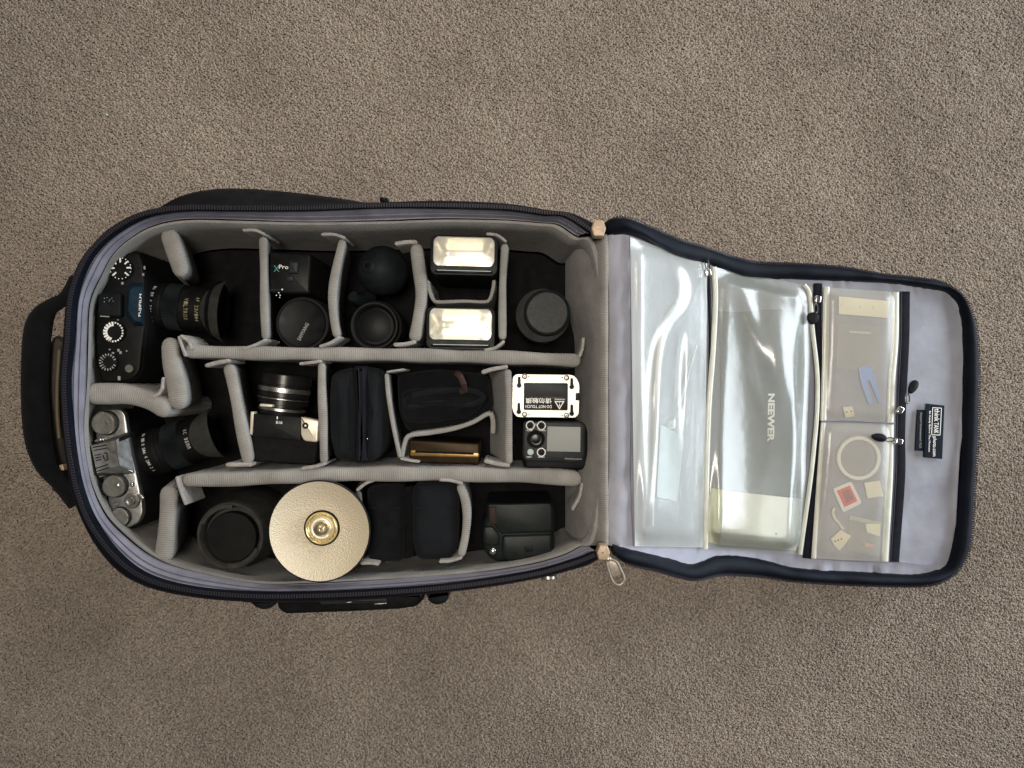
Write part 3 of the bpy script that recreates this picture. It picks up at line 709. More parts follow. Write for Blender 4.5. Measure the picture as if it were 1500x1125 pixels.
divider('thin grey divider between the capped lens and the blower bulb', [(502,350),(492,395),(487,432),(489,468),(494,494)], 13, .160, [[(470,343),(488,343),(505,348)], [(467,508),(484,502),(498,493)]], seed=5)
divider('curved grey divider left of the two flash heads', [(609,356),(614,395),(617,430),(613,465),(607,500)], 18, .160, [[(578,357),(595,354),(611,354)], [(576,505),(593,504),(609,500)]], seed=6, tabth=6)
divider('thin grey divider right of the two flash heads', [(740,357),(737,400),(736,440),(736,497)], 11, .160, [[(712,342),(728,344),(742,354)], [(709,513),(726,509),(739,499)]], seed=7)
divider('thick upright grey divider between the two mounted lenses', [(247,494),(250,530),(258,566),(262,600)], 28, .168, [[(261,492),(266,508),(271,522)], [(263,491),(276,501),(279,512)]], seed=8)
divider('bowed grey divider separating the black camera from the silver camera', [(120,577),(150,577),(182,578),(218,588),(248,604)], 29, .166, [[(236,572),(238,556),(240,554)], [(222,582),(232,576),(238,566)]], seed=9)
divider('slanting grey divider left of the small silver and black camera', [(334,533),(340,560),(350,610),(358,650),(364,680)], 18, .160, [[(300,536),(318,531),(336,528)], [(330,681),(350,681),(368,681)]], seed=10, tabth=6)
divider('thin grey divider left of the black zip pouch', [(471,531),(471,570),(473,620),(474,679)], 12, .160, [[(438,533),(454,531),(471,529)], [(440,687),(460,684),(477,679)]], seed=11)
divider('very thin grey divider right of the black zip pouch', [(566,547),(569,580),(576,625),(586,671)], 6, .158, [[(566,545),(578,543),(592,541)], [(586,672),(600,675),(614,677)]], seed=12, tabth=3)
divider('wide leaning grey divider left of the white steel plate', [(744,541),(746,580),(746,630),(746,680)], 10, .160, [[(705,546),(720,541),(744,537)], [(709,675),(728,680),(747,682)]], lean=(-.020, 0), seed=13, tabth=6)
divider('thin curved grey sling holding the bronze box', [(588,671),(593,648),(600,638),(630,634),(664,628),(692,619),(716,606),(722,616),(722,636)], 6.5, .150, [], seed=14, name='thin_divider', zb=.06)
divider('thin grey sling between the two flash heads', [(626,410),(629,425),(634,438),(642,442),(680,441),(708,442),(717,439),(722,424),(724,410)], 5, .150, [], seed=15, name='thin_divider', zb=.05)
divider('grey divider stub left of the black lens hood', [(247,713),(245,750),(242,790),(239,824)], 27, .165, [[(258,698),(264,718),(272,740)], [(218,811),(228,822),(242,828)]], seed=16)
divider('grey divider half hidden under the reflector dish', [(524,720),(526,760),(526,826)], 11, .150, [[(522,719),(534,709),(551,702)], [(528,826),(540,825),(555,827)]], seed=17, tz=.160)
divider('bowed thin grey divider right of the black fabric boxes', [(673,710),(681,732),(684,758),(681,790),(675,816)], 12, .160, [[(643,703),(660,704),(678,709)], [(643,823),(660,822),(677,817)]], seed=18)

# ------------------------------------------------------------------ black camera with its lens
def dial(parent, x, y, r, zt, h, m, marks=None, mm=None, name='dial', n=34, r_in=.62, dome=0):
    mb = MB(); c = P(x, y, zt-h); rm = LN(r, zt)
    mb.knurl(c, (0, 0, 1), 0, h, rm, rm*.05, n); d = mb.build(name, m, parent, smooth=30)
    if m in (silver_dk,):
        mb = MB(); mb.lathe(c, (0, 0, 1), [(-.001, rm*1.12), (.0012, rm*1.12), (.0016, rm*1.06)], 40); mb.build('dial_shade_ring', blk, d)  # added black ring imitates the dark, shaded side of the dial
    if marks:
        k = MB()
        for i, (a, l0, l1, w) in enumerate(marks):
            a = R(a); p = c + Vector((0, 0, h+.0004)); rd = Vector((math.cos(a), math.sin(a), 0)); tn = Vector((-rd.y, rd.x, 0))
            k.add([p+rd*rm*l0-tn*rm*w, p+rd*rm*l1-tn*rm*w, p+rd*rm*l1+tn*rm*w, p+rd*rm*l0+tn*rm*w], [(0, 1, 2, 3)])
        k.build('dial_markings', mm or ink_w, d, smooth=0)
    return d
bc = thing('mirrorless_camera', 'black camera with a long lens in the top left corner of the case', 'camera', P(175, 465, ZF))
ZB = .152
mb = MB(); mb.slab(rpoly([(152,372),(203,366),(211,385),(214,430),(214,478),(208,545),(196,560),(148,562),(139,530),(136,470),(140,410)], [12,8,6,4,4,10,8,8,10,12,14]), ZB-.004, ZF+.001, .004); body = mb.build('body', leather, bc)
mb = MB(); mb.slab(rpoly([(154,374),(202,369),(209,387),(211,430),(211,478),(204,545),(192,557),(151,559),(142,530),(139,470),(143,412)], [12,8,6,4,4,10,8,8,10,12,14]), ZB, ZB-.004, .0018); mb.build('top_plate', blk, bc)
mb = MB()      # prism hump
b_ = [P(*q, ZB) for q in ((183,459),(187,421),(194,414),(210,414),(210,478),(195,478))]; t_ = [P(*q, ZB+.016) for q in ((188,455),(190,426),(196,421),(209,420),(207,472),(198,470))]
mb.loft([b_, t_], True, True, True); hump = mb.build('viewfinder_hump', blue_blk, bc, smooth=20)
mb = MB(); text(mb, 'FUJIFILM', 205.6, 447, ZB+.0166, 33, 4.4, 87); mb.build('lettering', ink_w, hump, smooth=0)
mb = MB(); mb.slab(rrect(160, 447, 34, 34, 3, 0), ZB+.008, ZB-.002, .002); eye = mb.build('eyepiece', rubber, bc)
mb = MB()
for x, y in ((153,437),(157,436),(161,439),(164,437),(153,442),(160,441),(166,441)): mb.lathe(P(x, y, ZB+.0085), (0, 0, 1), [(0, .0005), (.0004, .0005)], 8)
mb.build('shoe_markings', ink_dim, eye)
mb = MB(); mb.slab(rrect(153, 463.5, 13, 1.6, .5, 3), ZB+.0088, ZB+.007, .0002); mb.build('shoe_rail', ink_dim, eye)
d1 = [(a, .55, .95, .07) for a in (5, 45, 92, 135, 178, 222, 318)] + [(a, .92, 1.0, .05) for a in range(0, 360, 20)]
dial(bc, 181.5, 394.6, 16, ZB+.007, .007, blk, d1)
d2 = [(a, .58, 1.0, .10) for a in range(95, 250, 19)] + [(a, .84, 1.0, .075) for a in list(range(250, 440, 17))]
dial(bc, 171, 487, 15, ZB+.007, .007, blk, d2)
d3 = [(a, .72, .98, .06) for a in range(20, 340, 21)] + [(a, .55, .66, .05) for a in range(120, 260, 30)]
dial(bc, 162, 530.6, 13, ZB+.006, .006, blk, d3, ink_dim)
mb = MB()
for x, y, w, h in ((178.7,415,3,3.6),(172.5,468.5,2.4,2),(173,513,3,4),(176,516.5,3,4),(165,517,3,2.4),(174,554,3.4,6),(160,512,2,2),(185,514,2,2),(211,392,1.6,5),(209,402,1.6,4)):
    mb.slab(rrect(x, y, w, h, .6), ZB+.0016, ZB-.001, .0003)
mb.build('top_plate_markings', ink_dim, bc, kind='stuff')
dial(bc, 192, 540, 6, ZB+.005, .005, silver_dk, None, None, 'shutter_button', 20)
def mounted_lens(parent, start, end, z0, rings, hood, letters, markings):
    a = P(*start, z0); b = P(*end, z0); ax = (b-a).normalized(); L = (b-a).length
    lens = None
    mb = MB(); mb.lathe(a, ax, [(0, .021), (.004, .0225)] + [(f*L, r) for f, r in rings], 48); lens = mb.build('lens', barrel, parent, smooth=35)
    for f0, f1, r in letters['knurls']:
        mb = MB(); mb.knurl(a, ax, f0*L, f1*L, r, .0009, 70); mb.build('focus_ring', rubber, lens, smooth=30)
    h0, h1, r0, r1 = hood
    mb = MB(); mb.lathe(a, ax, [(h0*L, r0), (h0*L+.002, r0+.001), (h1*L-.012, r1*.95), (h1*L-.012, r1*.85), (h0*L+.004, r0*.8)], 48, cap0=False); mb.build('lens_hood', blk, lens, smooth=35)
    up = Vector((0, 0, 1)); u = ax.cross(up).normalized(); v = u.cross(ax).normalized()
    g = []
    for i in range(33):            # the broad upper petal of the hood; light on it is painted as a paler colour
        ph = -1.28 + 2.56*i/32; s_ = math.sqrt(max(0, 1-(ph/1.28)**2)); row = []
        for j in range(9):
            d = h1*L - (h1-h0)*L*s_*(1-j/8); rr_ = r0+(r1-r0)*((d-h0*L)/((h1-h0)*L)) + .0016
            row.append(a+ax*d+(v*math.cos(ph)+u*math.sin(ph))*rr_)
        g.append(row)
    mb = MB(); mb.grid(g)
    inner = [[p - ((p-a)-ax*(p-a).dot(ax)).normalized()*.0014 for p in r_] for r_ in g]
    mb.grid(inner); edge = lambda G: [r_[-1] for r_ in G] + [r_[0] for r_ in G[::-1]]
    mb.loft([edge(g), edge(inner)], True); mb.build('lit_hood_petal', hood_m, lens, smooth=40)
    for s_, f, r, a0, da, h, m in markings:
        mb = MB(); text_arc(mb, s_, a, ax, f*L, r, a0, da, h); mb.build('lettering', m, lens, smooth=0)
    return lens
mounted_lens(bc, (212, 446), (336, 457), .112, [(.06, .0235), (.06, .0262), (.17, .0270), (.18, .0262), (.27, .0268), (.28, .0255), (.50, .0255), (.51, .0262), (.78, .0258), (.79, .024)],
    (.76, 1.0, .0255, .036), {'knurls': [(.31, .49, .0264)]},
    [('16 11 8 5.6 4 2', .195, .0268, -46, 6.5, .0034, ink_lens), ('VILTROX', .595, .0262, -18, 8, .0046, ink_y), ('AF 23/1.4', .72, .0258, -24, 7, .0040, ink_y)])
# ------------------------------------------------------------------ silver camera with its lens
scm = thing('silver_camera', 'silver camera with black lens in the lower left corner of the case', 'camera', P(178, 690, ZF))
ZS = .150
out = [(138,606),(150,600),(176,599),(183,606),(187,640),(198,692),(208,735),(209,752),(203,766),(186,774),(168,775),(162,762),(157,720),(150,700),(142,660)]
mb = MB(); mb.slab(rpoly([(135,606),(178,598),(190,640),(202,690),(213,735),(212,757),(204,772),(166,780),(156,730),(143,690),(133,650)], [9,8,4,4,8,8,8,8,6,6,8]), ZS-.006, ZF+.001, .003); mb.build('body', leather, scm)
mb = MB(); mb.slab(rpoly(out, 5, 3), ZS, ZS-.008, .0015); mb.build('top_plate', silver, scm)
mb = MB(); b_ = [P(*q, ZS) for q in ((131,652),(187,633),(198,693),(144,701))]; t_ = [P(*q, ZS+.016) for q in ((133,653),(169,645),(175,681),(142,693))]
mb.loft([b_, t_], True, True, True); hump = mb.build('viewfinder_hump', silver, scm, smooth=15)
mb = MB(); mb.tube([P(168.5,644.5,ZS+.0155), P(169.5,645.5,ZS+.0158), P(175,681,ZS+.0158), P(196.5,691.5,ZS+.001)], .0008, 6); mb.build('edge_glint', chrome, hump)  # added chrome strip draws the highlight along the hump edges
mb = MB(); mb.slab([(172,644.5),(188,634),(190,637),(174,647.5)], ZS+.012, ZS+.002, .0004)
for q in (((135.5,655.5),(156,652)), ((137,660),(158,656)), ((140,686),(158,680.5)), ((141.5,690.5),(160,685)), ((139,667),(147,665.5)), ((139.5,671),(147,669.5)), ((140,675),(148,673)), ((152,664),(157,663)), ((153,675),(158,673.5)), ((156,663),(157.5,674)), ((150,667),(153,673))):
    a, b = np.array(q[0]), np.array(q[1]); d = (b-a)/np.linalg.norm(b-a); nn = np.array([-d[1], d[0]])*.75
    mb.slab([tuple(a+nn), tuple(b+nn), tuple(b-nn), tuple(a-nn)], ZS+.0172, ZS+.0158, .0003)
mb.build('hot_shoe', blk, hump)
dial(scm, 157, 619.5, 16.5, ZS+.010, .010, silver_dk, [(40, .1, .3, .05)], chrome, n=40)
dial(scm, 171.5, 711, 16, ZS+.009, .009, silver_dk, None, None, n=40)
mb = MB(); mb.lathe(P(171.5, 711, ZS+.009), (0, 0, 1), [(0, .0028), (.0012, .0028), (.0016, .002)], 18); mb.build('dial_lock', silver, scm)
mb = MB(); mb.lathe(P(156.5, 620, ZS+.010), (0, 0, 1), [(0, .0016), (.001, .0014)], 14); mb.build('dial_lock', chrome, scm)
mb = MB(); mb.lathe(P(195, 733, ZS), (0, 0, 1), [(0, .0085), (.003, .0085), (.004, .0075), (.004, .0058), (.0025, .0056), (.0025, .0046), (.0065, .0046), (.007, .004), (.0066, .0022), (.006, .002)], 30); mb.build('shutter_button', silver_dk, scm)
mb = MB(); mb.slab(rrect(206, 728, 10, 6, 3, 40), ZS+.004, ZS+.001, .001); mb.build('power_lever', silver, scm)
dial(scm, 178, 757, 13.5, ZS+.006, .006, silver_dk, None, None, n=44)
mb = MB(); mb.lathe(P(168.5, 739, ZS), (0, 0, 1), [(0, .0034), (.0008, .0034), (.0008, .0024), (.002, .0024), (.0024, .002)], 20); mb.build('function_button', silver_dk, scm)
mb = MB(); mb.slab(rrect(192, 710, 4, 7, 1.5, 0), ZS+.006, ZS-.001, .0008); mb.build('sync_nub', chrome, scm)
for x, y in ((143, 645), (149, 697)):
    mb = MB(); mb.slab(rrect(x, y, 9, 3.4, 1.2, -18), ZS+.0060, ZS-.002, .0006); mb.build('dioptre_lever', chrome, scm)
mb = MB(); mb.lathe(P(195.5, 777, ZS-.012), (.2, -1, 0), [(0, .002), (.005, .0022), (.006, .001)], 12); mb.build('strap_lug', chrome, scm)
a = P(199, 672, .113); b = P(318, 635, .113); ax_ = (b-a).normalized()
mb = MB(); mb.lathe(a, ax_, [(0, .030), (.003, .031), (.005, .0285), (.005, .022)], 48, True, False); mb.build('lens_mount', chrome, scm, smooth=35)
mounted_lens(scm, (204, 669), (322, 633), .113, [(.08, .0235), (.08, .0262), (.14, .0272), (.30, .0272), (.31, .0262), (.36, .0262), (.37, .0255), (.62, .0255), (.63, .0245), (.76, .0245)],
    (.74, 1.0, .0235, .029), {'knurls': [(.39, .60, .0264)]},
    [('16 11 8 5.6 4 2.8 2 A', .21, .0272, -52, 5, .0036, ink_lens), ('XC 35mm', .70, .0245, -30, 8, .0040, ink_lens)])

# ------------------------------------------------------------------ top row gear
def capped(parent, x, y, zt, prof, m, name='barrel', n=48):
    mb = MB(); mb.lathe(P(x, y, zt), (0, 0, -1), prof, n); return mb.build(name, m, parent, smooth=35)
tr = thing('wireless_trigger', 'small black trigger with teal X mark between two thin dividers', 'flash trigger', P(430, 415, ZF))
zt = .148
mb = MB(); mb.slab(rrect(424, 400, 62, 60, 5, 2), zt, ZF+.001, .003); bd = mb.build('body', blk, tr)
mb = MB(); mb.slab(rrect(429.5, 391.5, 13, 17, 2, 3), zt+.006, zt-.002, .0015); mb.build('lever', trig_m, tr)
mb = MB(); mb.slab(rrect(424, 408, 10, 8, 2, 3), zt+.003, zt-.002, .0015); mb.build('button', trig_m, tr)
mb = MB(); text(mb, 'X', 405, 393.5, zt+.0005, 8.5, 9, 0); mb.build('lettering', ink_teal, bd, smooth=0)
mb = MB(); text(mb, 'Pro', 415.5, 391, zt+.0005, 14, 6, -3); mb.build('lettering', ink_w, bd, smooth=0)
mb = MB()
for x, y, r in ((413.5,424,.0009),(408.5,429,.0007),(410.5,432.5,.0007),(405,432.5,.0006),(410,435.5,.0006)): mb.lathe(P(x, y, zt), (0, 0, 1), [(0, r), (.0005, r)], 8)
mb.build('contact_dots', ink_w, bd)
mb = MB(); mb.slab(rrect(402, 424.5, 20, 1.3, .5, 0), zt+.0004, zt-.001, .0002); mb.build('panel_line', trig_m, bd)

ln = thing('capped_lens', 'black lens with white lettering on its cap, below the X marked trigger', 'lens', P(443, 474, ZF))
zt = .146; r = LN(41, zt)
capped(ln, 443, 474, zt, [(0, r*.80), (0, r*.93), (.0015, r*.97), (.012, r*.97), (.013, r), (.04, r), (.042, r*.95), (.082, r*.9)], barrel)
mb = MB(); mb.lathe(P(443, 474, zt-.001), (0, 0, 1), [(0, r*.86), (.0022, r*.86), (.0032, r*.83), (.0026, r*.78), (.0026, .001)], 48); cp = mb.build('lens_cap', blk, ln, smooth=30)
mb = MB(); text(mb, 'SAMYANG', 444, 486, zt+.0024, 28, 5.5, 62); mb.build('lettering', ink_dim, cp, smooth=0)

bl = thing('air_blower', 'matt black rubber blower bulb left of the flash heads', 'air blower', P(563, 400, ZF))
zc = .122; rr = LN(36.5, zc)
mb = MB(); prof = []
for k in range(25):
    a_ = math.pi*k/24; prof.append((-rr*math.cos(a_)*1.05, rr*math.sin(a_)))
c = P(561, 397, zc); ax_ = Vector((-.42, .06, .9)).normalized()
mb.lathe(c, ax_, prof, 48); mb.build('bulb', rubber, bl, smooth=60)
mb = MB(); tip = c + ax_*rr*1.05
mb.lathe(tip - ax_*.004, ax_, [(0, .0095), (.003, .0088), (.0052, .006), (.0052, .0030), (.001, .0026)], 30); nz = mb.build('valve', rubber, bl, smooth=30)
mb = MB(); mb.lathe(tip + ax_*.0004, ax_, [(0, .0027), (.0003, .0027)], 20); mb.build('valve_hole', slot_blk, nz)
mb = MB(); mb.tube([c + Vector((-.02, -.028, -.02)), c + Vector((-.028, -.034, .002)), c+Vector((-.032, -.030, .012))], [.010, .008, .006], 12); mb.build('nozzle', rubber, bl, smooth=60)

l2 = thing('small_lens', 'black lens standing front element up below the blower bulb', 'lens', P(548, 477, ZF))
zt = .147; r = LN(38, zt)
capped(l2, 548, 477, zt, [(.010, r*.70), (.006, r*.76), (.001, r*.80), (0, r*.84), (0, r*.90), (.002, r*.92), (.012, r*.92), (.013, r), (.045, r), (.046, r*.94), (.088, r*.9)], barrel)
mb = MB(); mb.lathe(P(548, 477, zt-.0105), (0, 0, 1), [(0, r*.72), (.0002, r*.70), (.0018, r*.5), (.003, r*.25), (.0034, .0005)], 40); mb.build('front_element', glass_lens, l2, smooth=60)

def flash(label, x0, y0, x1, y1, zt, ang):
    t = thing('speedlight', label, 'flash', P((x0+x1)/2, (y0+y1)/2, .035), 'speedlights side by side in the top row')
    cx, cy, w, h = (x0+x1)/2, (y0+y1)/2, x1-x0, y1-y0
    # hollow head: outer wall, front lip, inner wall
    o = rrect(cx, cy, w, h, 12, ang, 8); mb = MB()
    wy = h*.78; off = -h*.09
    i_ = rrect(cx, cy+off, w*.91, wy*.97, 13, ang, 8); i2 = rrect(cx, cy+off, w*.88, wy*.9, 10, ang, 8)
    A = lambda poly, z: [P(*q, zt).xy.to_3d()+Vector((0, 0, z)) for q in poly]
    mb.loft([A(rrect(cx, cy+2, w*.92, h*.94, 12, ang, 8), ZF+.001), A(o, .07), A(o, zt-.003), A(rrect(cx, cy, w*.985, h*.98, 12, ang, 8), zt-.0008), A(i_, zt-.0004), A(i_, zt-.004), A(i2, zt-.0045)], True, True, False)
    mb.build('head', blk, t, smooth=35)
    # trough reflector
    g = []
    hw, hh = LN(w*.88, zt)/2, LN(wy*.90, zt)/2; c = P(cx, cy+off, zt)
    ca, sa = math.cos(R(-ang)), math.sin(R(-ang))
    for i in range(25):
        u = -1+2*i/24; row = []
        for j in range(25):
            v = -1+2*j/24
            dep = .017*(1-min(1, abs(v)/1.0)**2.2)*(1-max(0, (abs(u)-.62)/.38)**2)
            lx, ly = hw*u, hh*v; row.append(Vector((c.x+lx*ca-ly*sa, c.y+lx*sa+ly*ca, zt-.0045-dep)))
        g.append(row)
    mb = MB(); mb.grid(g); mb.build('reflector', reflector_m, t, smooth=60)
    mb = MB(); mb.tube([Vector((c.x-hw*.55*ca, c.y-hw*.55*sa, zt-.012)), Vector((c.x+hw*.55*ca, c.y+hw*.55*sa, zt-.012))], .0022, 10); mb.build('flash_tube', lamp_m, t)
    # fresnel window
    g = []
    for i in range(31):
        u = -1+2*i/30; row = []
        for j in range(19):
            v = -1+2*j/18; lx, ly = hw*u*1.03, hh*v*1.03
            row.append(Vector((c.x+lx*ca-ly*sa, c.y+lx*sa+ly*ca, zt-.0012+.0018*(1-u*u)*(1-v*v))))
        g.append(row)
    mb = MB(); mb.grid(g); mb.build('fresnel_window', fresnel_m, t, smooth=60)
    yb = cy + h*.5 - h*.085
    mb = MB(); mb.slab(rrect(cx, yb, w*.86, 4.5, 2, ang), zt+.0008, zt-.004, .0012); mb.build('pull_out_panel', blk_shiny, t)
    mb = MB(); mb.slab(rrect(cx, yb-1.5, w*.80, 1.1, .4, ang), zt+.0012, zt-.001, .0002); mb.build('panel_edge', grey_btn, t)
flash('speedlight with cream window, the one nearer the top rim of the case', 630, 344, 729, 403, .166, 1.5)
flash('speedlight with cream window, the one just above the long middle divider', 624, 449, 725, 512, .160, 1.0)

l3 = thing('greenish_capped_lens', 'greenish black capped lens standing alone at the right of the top row', 'lens', P(798, 461, ZF))
zt = .152
capped(l3, 795, 462, zt-.006, [(0, LN(33, zt)), (0, LN(39.5, zt)), (.0015, LN(41, zt)), (.03, LN(41, zt)), (.032, LN(38, zt)), (.09, LN(38, zt))], barrel)
mb = MB(); q = LN(34, zt); mb.lathe(P(801, 459, zt-.007), (0, 0, 1), [(0, q*1.0), (.008, q*1.0), (.0098, q*.97), (.0106, q*.90), (.0100, q*.86), (.0100, .0005)], 56); mb.build('lens_cap', cap_green, l3, smooth=25)

# ------------------------------------------------------------------ middle row gear
cc = thing('compact_camera', 'small silver and black camera, its lens pointing to the long divider', 'camera', P(418, 625, ZF))
zt = .152
mb = MB(); mb.slab(rpoly([(372,606),(467,615),(466,650),(462,682),(366,676),(368,636)], 6), zt-.004, ZF+.001, .003); mb.build('body', leather, cc)
mb = MB(); mb.slab(rpoly([(371,606),(440,611),(441,646),(369,640)], 2), zt, zt-.01, .001); tp = mb.build('top_plate', blk, cc)
mb = MB(); mb.slab(rpoly([(440.5,611),(467,616),(465,648),(445,646),(440.5,637)], [1,4,4,5,3]), zt+.001, zt-.012, .0014); sp = mb.build('grip_plate', silver_wht, cc)
mb = MB(); mb.lathe(P(447.5, 623.5, zt+.001), (0, 0, 1), [(0, .0034), (.001, .0034), (.001, .0024), (.0016, .0022)], 20); bt = mb.build('power_button', blk, sp)
mb = MB(); mb.lathe(P(447.5, 623.5, zt+.0026), (0, 0, 1), [(0, .0012), (.0003, .0012)], 14); mb.build('power_light', silver_wht, sp)
mb = MB(); mb.slab(rpoly([(367,603),(372,603),(370.5,638),(366,636)], 1.2), zt, zt-.012, .0008); mb.build('side_trim', silver_wht, cc)
mb = MB(); mb.slab(rrect(406, 612, 1.6, 4, .5), zt+.0006, zt-.001, .0002); text(mb, 'E10', 409, 619, zt+.0005, 9, 4, -6); mb.build('lettering', ink_w, tp, smooth=0)
a = P(412, 609, .122); ax_ = (P(420, 548, .122)-a).normalized(); L = (P(420, 548, .122)-a).length
q = LN(36, .122)
mb = MB(); mb.lathe(a, ax_, [(0, q*.86), (.002, q*.90), (.009, q*.90), (.010, q*.84), (.013, q*.84), (.0135, q*.98), (.020, q*.98), (.0205, q*.93), (.022, q*.93), (.0225, q*1.0), (L*.72, q*1.0), (L*.73, q*.96), (L*.76, q*.96), (L*.77, q*1.03), (L*.97, q*1.02), (L, q*.98), (L, q*.8)], 56); le = mb.build('lens', mat('satin_black_lens', (.03, .03, .029), .3, metal=.7, noise=(80, .2)), cc, smooth=30)
for f0, f1, k in ((.13, .20, .92), (.40, .43, 1.0), (.57, .68, 1.01)):
    mb = MB(); mb.lathe(a, ax_, [(f0*L, q*k), (f0*L+.0003, q*(k+.025)), (f1*L-.0003, q*(k+.025)), (f1*L, q*k)], 56); mb.build('lens_ring', silver, le, smooth=30)
mb = MB(); mb.slab(rrect(389, 594, 18, 4, 1.5, 4), .156, .144, .001); mb.build('zoom_lever', silver_wht, le)

pz = thing('zip_pouch', 'rounded black zip pouch standing between two thin dividers', 'pouch', P(524, 605, ZF))
zt = .158
mb = MB(); mb.slab(rpoly([(484,548),(500,541),(520,538),(524,600),(522,676),(490,674),(482,640),(481,580)], [10,8,6,3,6,10,10,10]), zt-.004, ZF+.001, .008, dome=.004); mb.build('shell', cloth_char, pz, smooth=70)
mb = MB(); mb.slab(rpoly([(534,536),(553,540),(563,552),(565,600),(563,655),(553,674),(534,676),(536,600)], [6,8,10,8,12,10,6,3]), zt-.002, ZF+.001, .008, dome=.004); mb.build('shell', cloth_char, pz, smooth=70)
mb = MB(); mb.slab(rpoly([(517,536),(538,535),(539,600),(538,677),(519,678),(520,600)], 4), zt, ZF+.001, .006); mb.build('zipper_band', zip_tape, pz, smooth=60)
mb = MB(); mb.wall([(525,538),(527,600),(526,676)], zt+.0016, zt-.004, 2, wav=0, soft=False); mb.build('zipper_coil', rubber, pz)
mb = MB(); mb.wall([(531,538),(533,600),(531,676)], zt+.0016, zt-.004, 2, wav=0, soft=False); mb.build('zipper_coil', rubber, pz)
mb = MB(); mb.slab(rrect(538, 643, 1.6, 1.6, .5), zt+.004, zt, .0003); mb.build('zipper_speck', chrome, pz)

cb = thing('folded_cloth', 'black folded cloth bundle with brown tag inside the middle row', 'cloth', P(650, 590, ZF))
zt = .138; mb = MB()
for k, (z, pts) in enumerate(((zt-.02, [(580,548),(640,540),(716,548),(722,600),(690,625),(640,632),(596,634),(582,600)]), (zt, [(586,572),(640,566),(700,568),(712,590),(690,612),(620,622),(590,618)]), (zt+.006, [(590,580),(630,576),(690,577),(704,590),(670,602),(610,606),(590,600)]))):
    mb.slab(rpoly(pts, 12), z, ZF+.001, .009, dome=.004)
bodyc = mb.build('cloth_folds', cloth_blk, cb, smooth=70)
mb = MB(); mb.tube([P(*q_, zt+.004) for q_ in cr([(598,596),(640,590),(690,592),(708,582),(690,572),(640,573),(604,580)], 6)], .0035, 8); mb.build('hem', cloth_char, cb)
mb = MB(); mb.tube([P(668, 546, zt+.012), P(674, 551, zt+.020), P(679, 562, zt+.020), P(681, 572, zt+.012), P(674, 574, zt+.008)], .0035, 8, .4); mb.build('brown_tag', tag_brown, cb)

gb = thing('card_box', 'flat bronze box with a long black slot in the thin grey sling', 'box', P(651, 662, .05))
zt = .148
mb = MB(); mb.slab(rpoly([(599,645),(702,650),(702,680),(599,677)], 3), zt, .055, .0015); bx = mb.build('box_shell', gold, gb)
mb = MB(); mb.slab(rpoly([(601,659),(702,663),(702,671),(600,668)], 3.5), zt+.0015, zt-.002, .001); rm_ = mb.build('slot_rim', gold_edge, gb)
mb = MB(); mb.slab(rpoly([(608,659.6),(694,663),(694,666.4),(608,663.2)], 1.7), zt+.0019, zt, .0002); mb.build('slot', slot_blk, rm_)

pt = thing('steel_mount_plate', 'white steel plate with keyholes and printed warning at the right of the middle row', 'plate', P(799, 579, .06))
zt = .160
def hole_plate(mb, outer, holes, z, th):
    # plate with real openings: a filled curve turned into a mesh
    c = bpy.data.curves.new('p', 'CURVE'); c.dimensions = '2D'; c.fill_mode = 'BOTH'; c.extrude = th/2; c.bevel_depth = .0004; c.bevel_resolution = 1; c.offset = -.0004
    for poly in [outer]+holes:
        w = [P(x, y, z) for x, y in poly]; sp_ = c.splines.new('POLY'); sp_.points.add(len(w)-1); sp_.use_cyclic_u = True
        for p_, q_ in zip(sp_.points, w): p_.co = (q_.x, q_.y, 0, 1)
    o = bpy.data.objects.new('p', c); COL.objects.link(o); dg = bpy.context.evaluated_depsgraph_get(); me = bpy.data.meshes.new_from_object(o.evaluated_get(dg))
    mb.add([Vector((v.co.x, v.co.y, v.co.z+z-th/2)) for v in me.vertices], [tuple(p_.vertices) for p_ in me.polygons])
    bpy.data.objects.remove(o); bpy.data.curves.remove(c); bpy.data.meshes.remove(me)
def keyhole(x, y, h):
    pts = []
    for k in range(9):
        a_ = math.pi + math.pi*k/8; pts.append((x+1.7*math.cos(a_), y-h/2+1.7+1.7*math.sin(a_)))
    for k in range(13):
        a_ = -.9 + (math.pi+1.8)*k/12; pts.append((x+3.3*math.cos(a_), y+h/2-3.3+3.3*math.sin(a_)))
    return pts
ww_ = rrect(799.5, 581, 64, 39.5, 2, .6)
holes = [ww_, keyhole(760.5, 560, 16), keyhole(837.5, 562, 16), keyhole(760, 598.5, 16.5), keyhole(837.5, 601, 16.5)]
mb = MB(); hole_plate(mb, rpoly([(751,548),(841,549),(849,561),(848,606),(843,612),(756,611),(750,600)], [9,13,7,7,9,13,9]), holes, zt, .0022); pm = mb.build('plate', steel_wht, pt, smooth=35)
mb = MB(); mb.slab(rpoly([(752,549),(840,550),(847,562),(846,604),(841,610),(758,609),(752,599)], 9), zt-.003, .07, .001); mb.build('body', blk, pt)
mb = MB(); mb.slab(rrect(799.5, 581, 66, 41, 2, .6), zt-.0014, zt-.0034, .0003); wn = mb.build('dark_window', window_blk, pt)
mb = MB(); mb.slab(rrect(799.5, 571.5, 63, 18.5, 1, .6), zt-.0008, zt-.0016, .0002); mb.build('battery_door', trig_m, wn)
zq = zt-.0010; mb = MB()
text(mb, 'DO NOT TOUCH', 789, 595.5, zq, 38, 4.6, 179.4); text(mb, '请勿触摸', 789, 587, zq, 38, 8, 179.4); text(mb, 'WARNING', 820, 585, zq, 15, 2, 179.4); text(mb, '!', 819.5, 592.5, zq, 1.4, 6, 179.4)
tri_o = [(812, 587.5), (827, 587.5), (819.5, 600)]; tri_i = [(814.6, 589), (824.4, 589), (819.5, 597.2)]
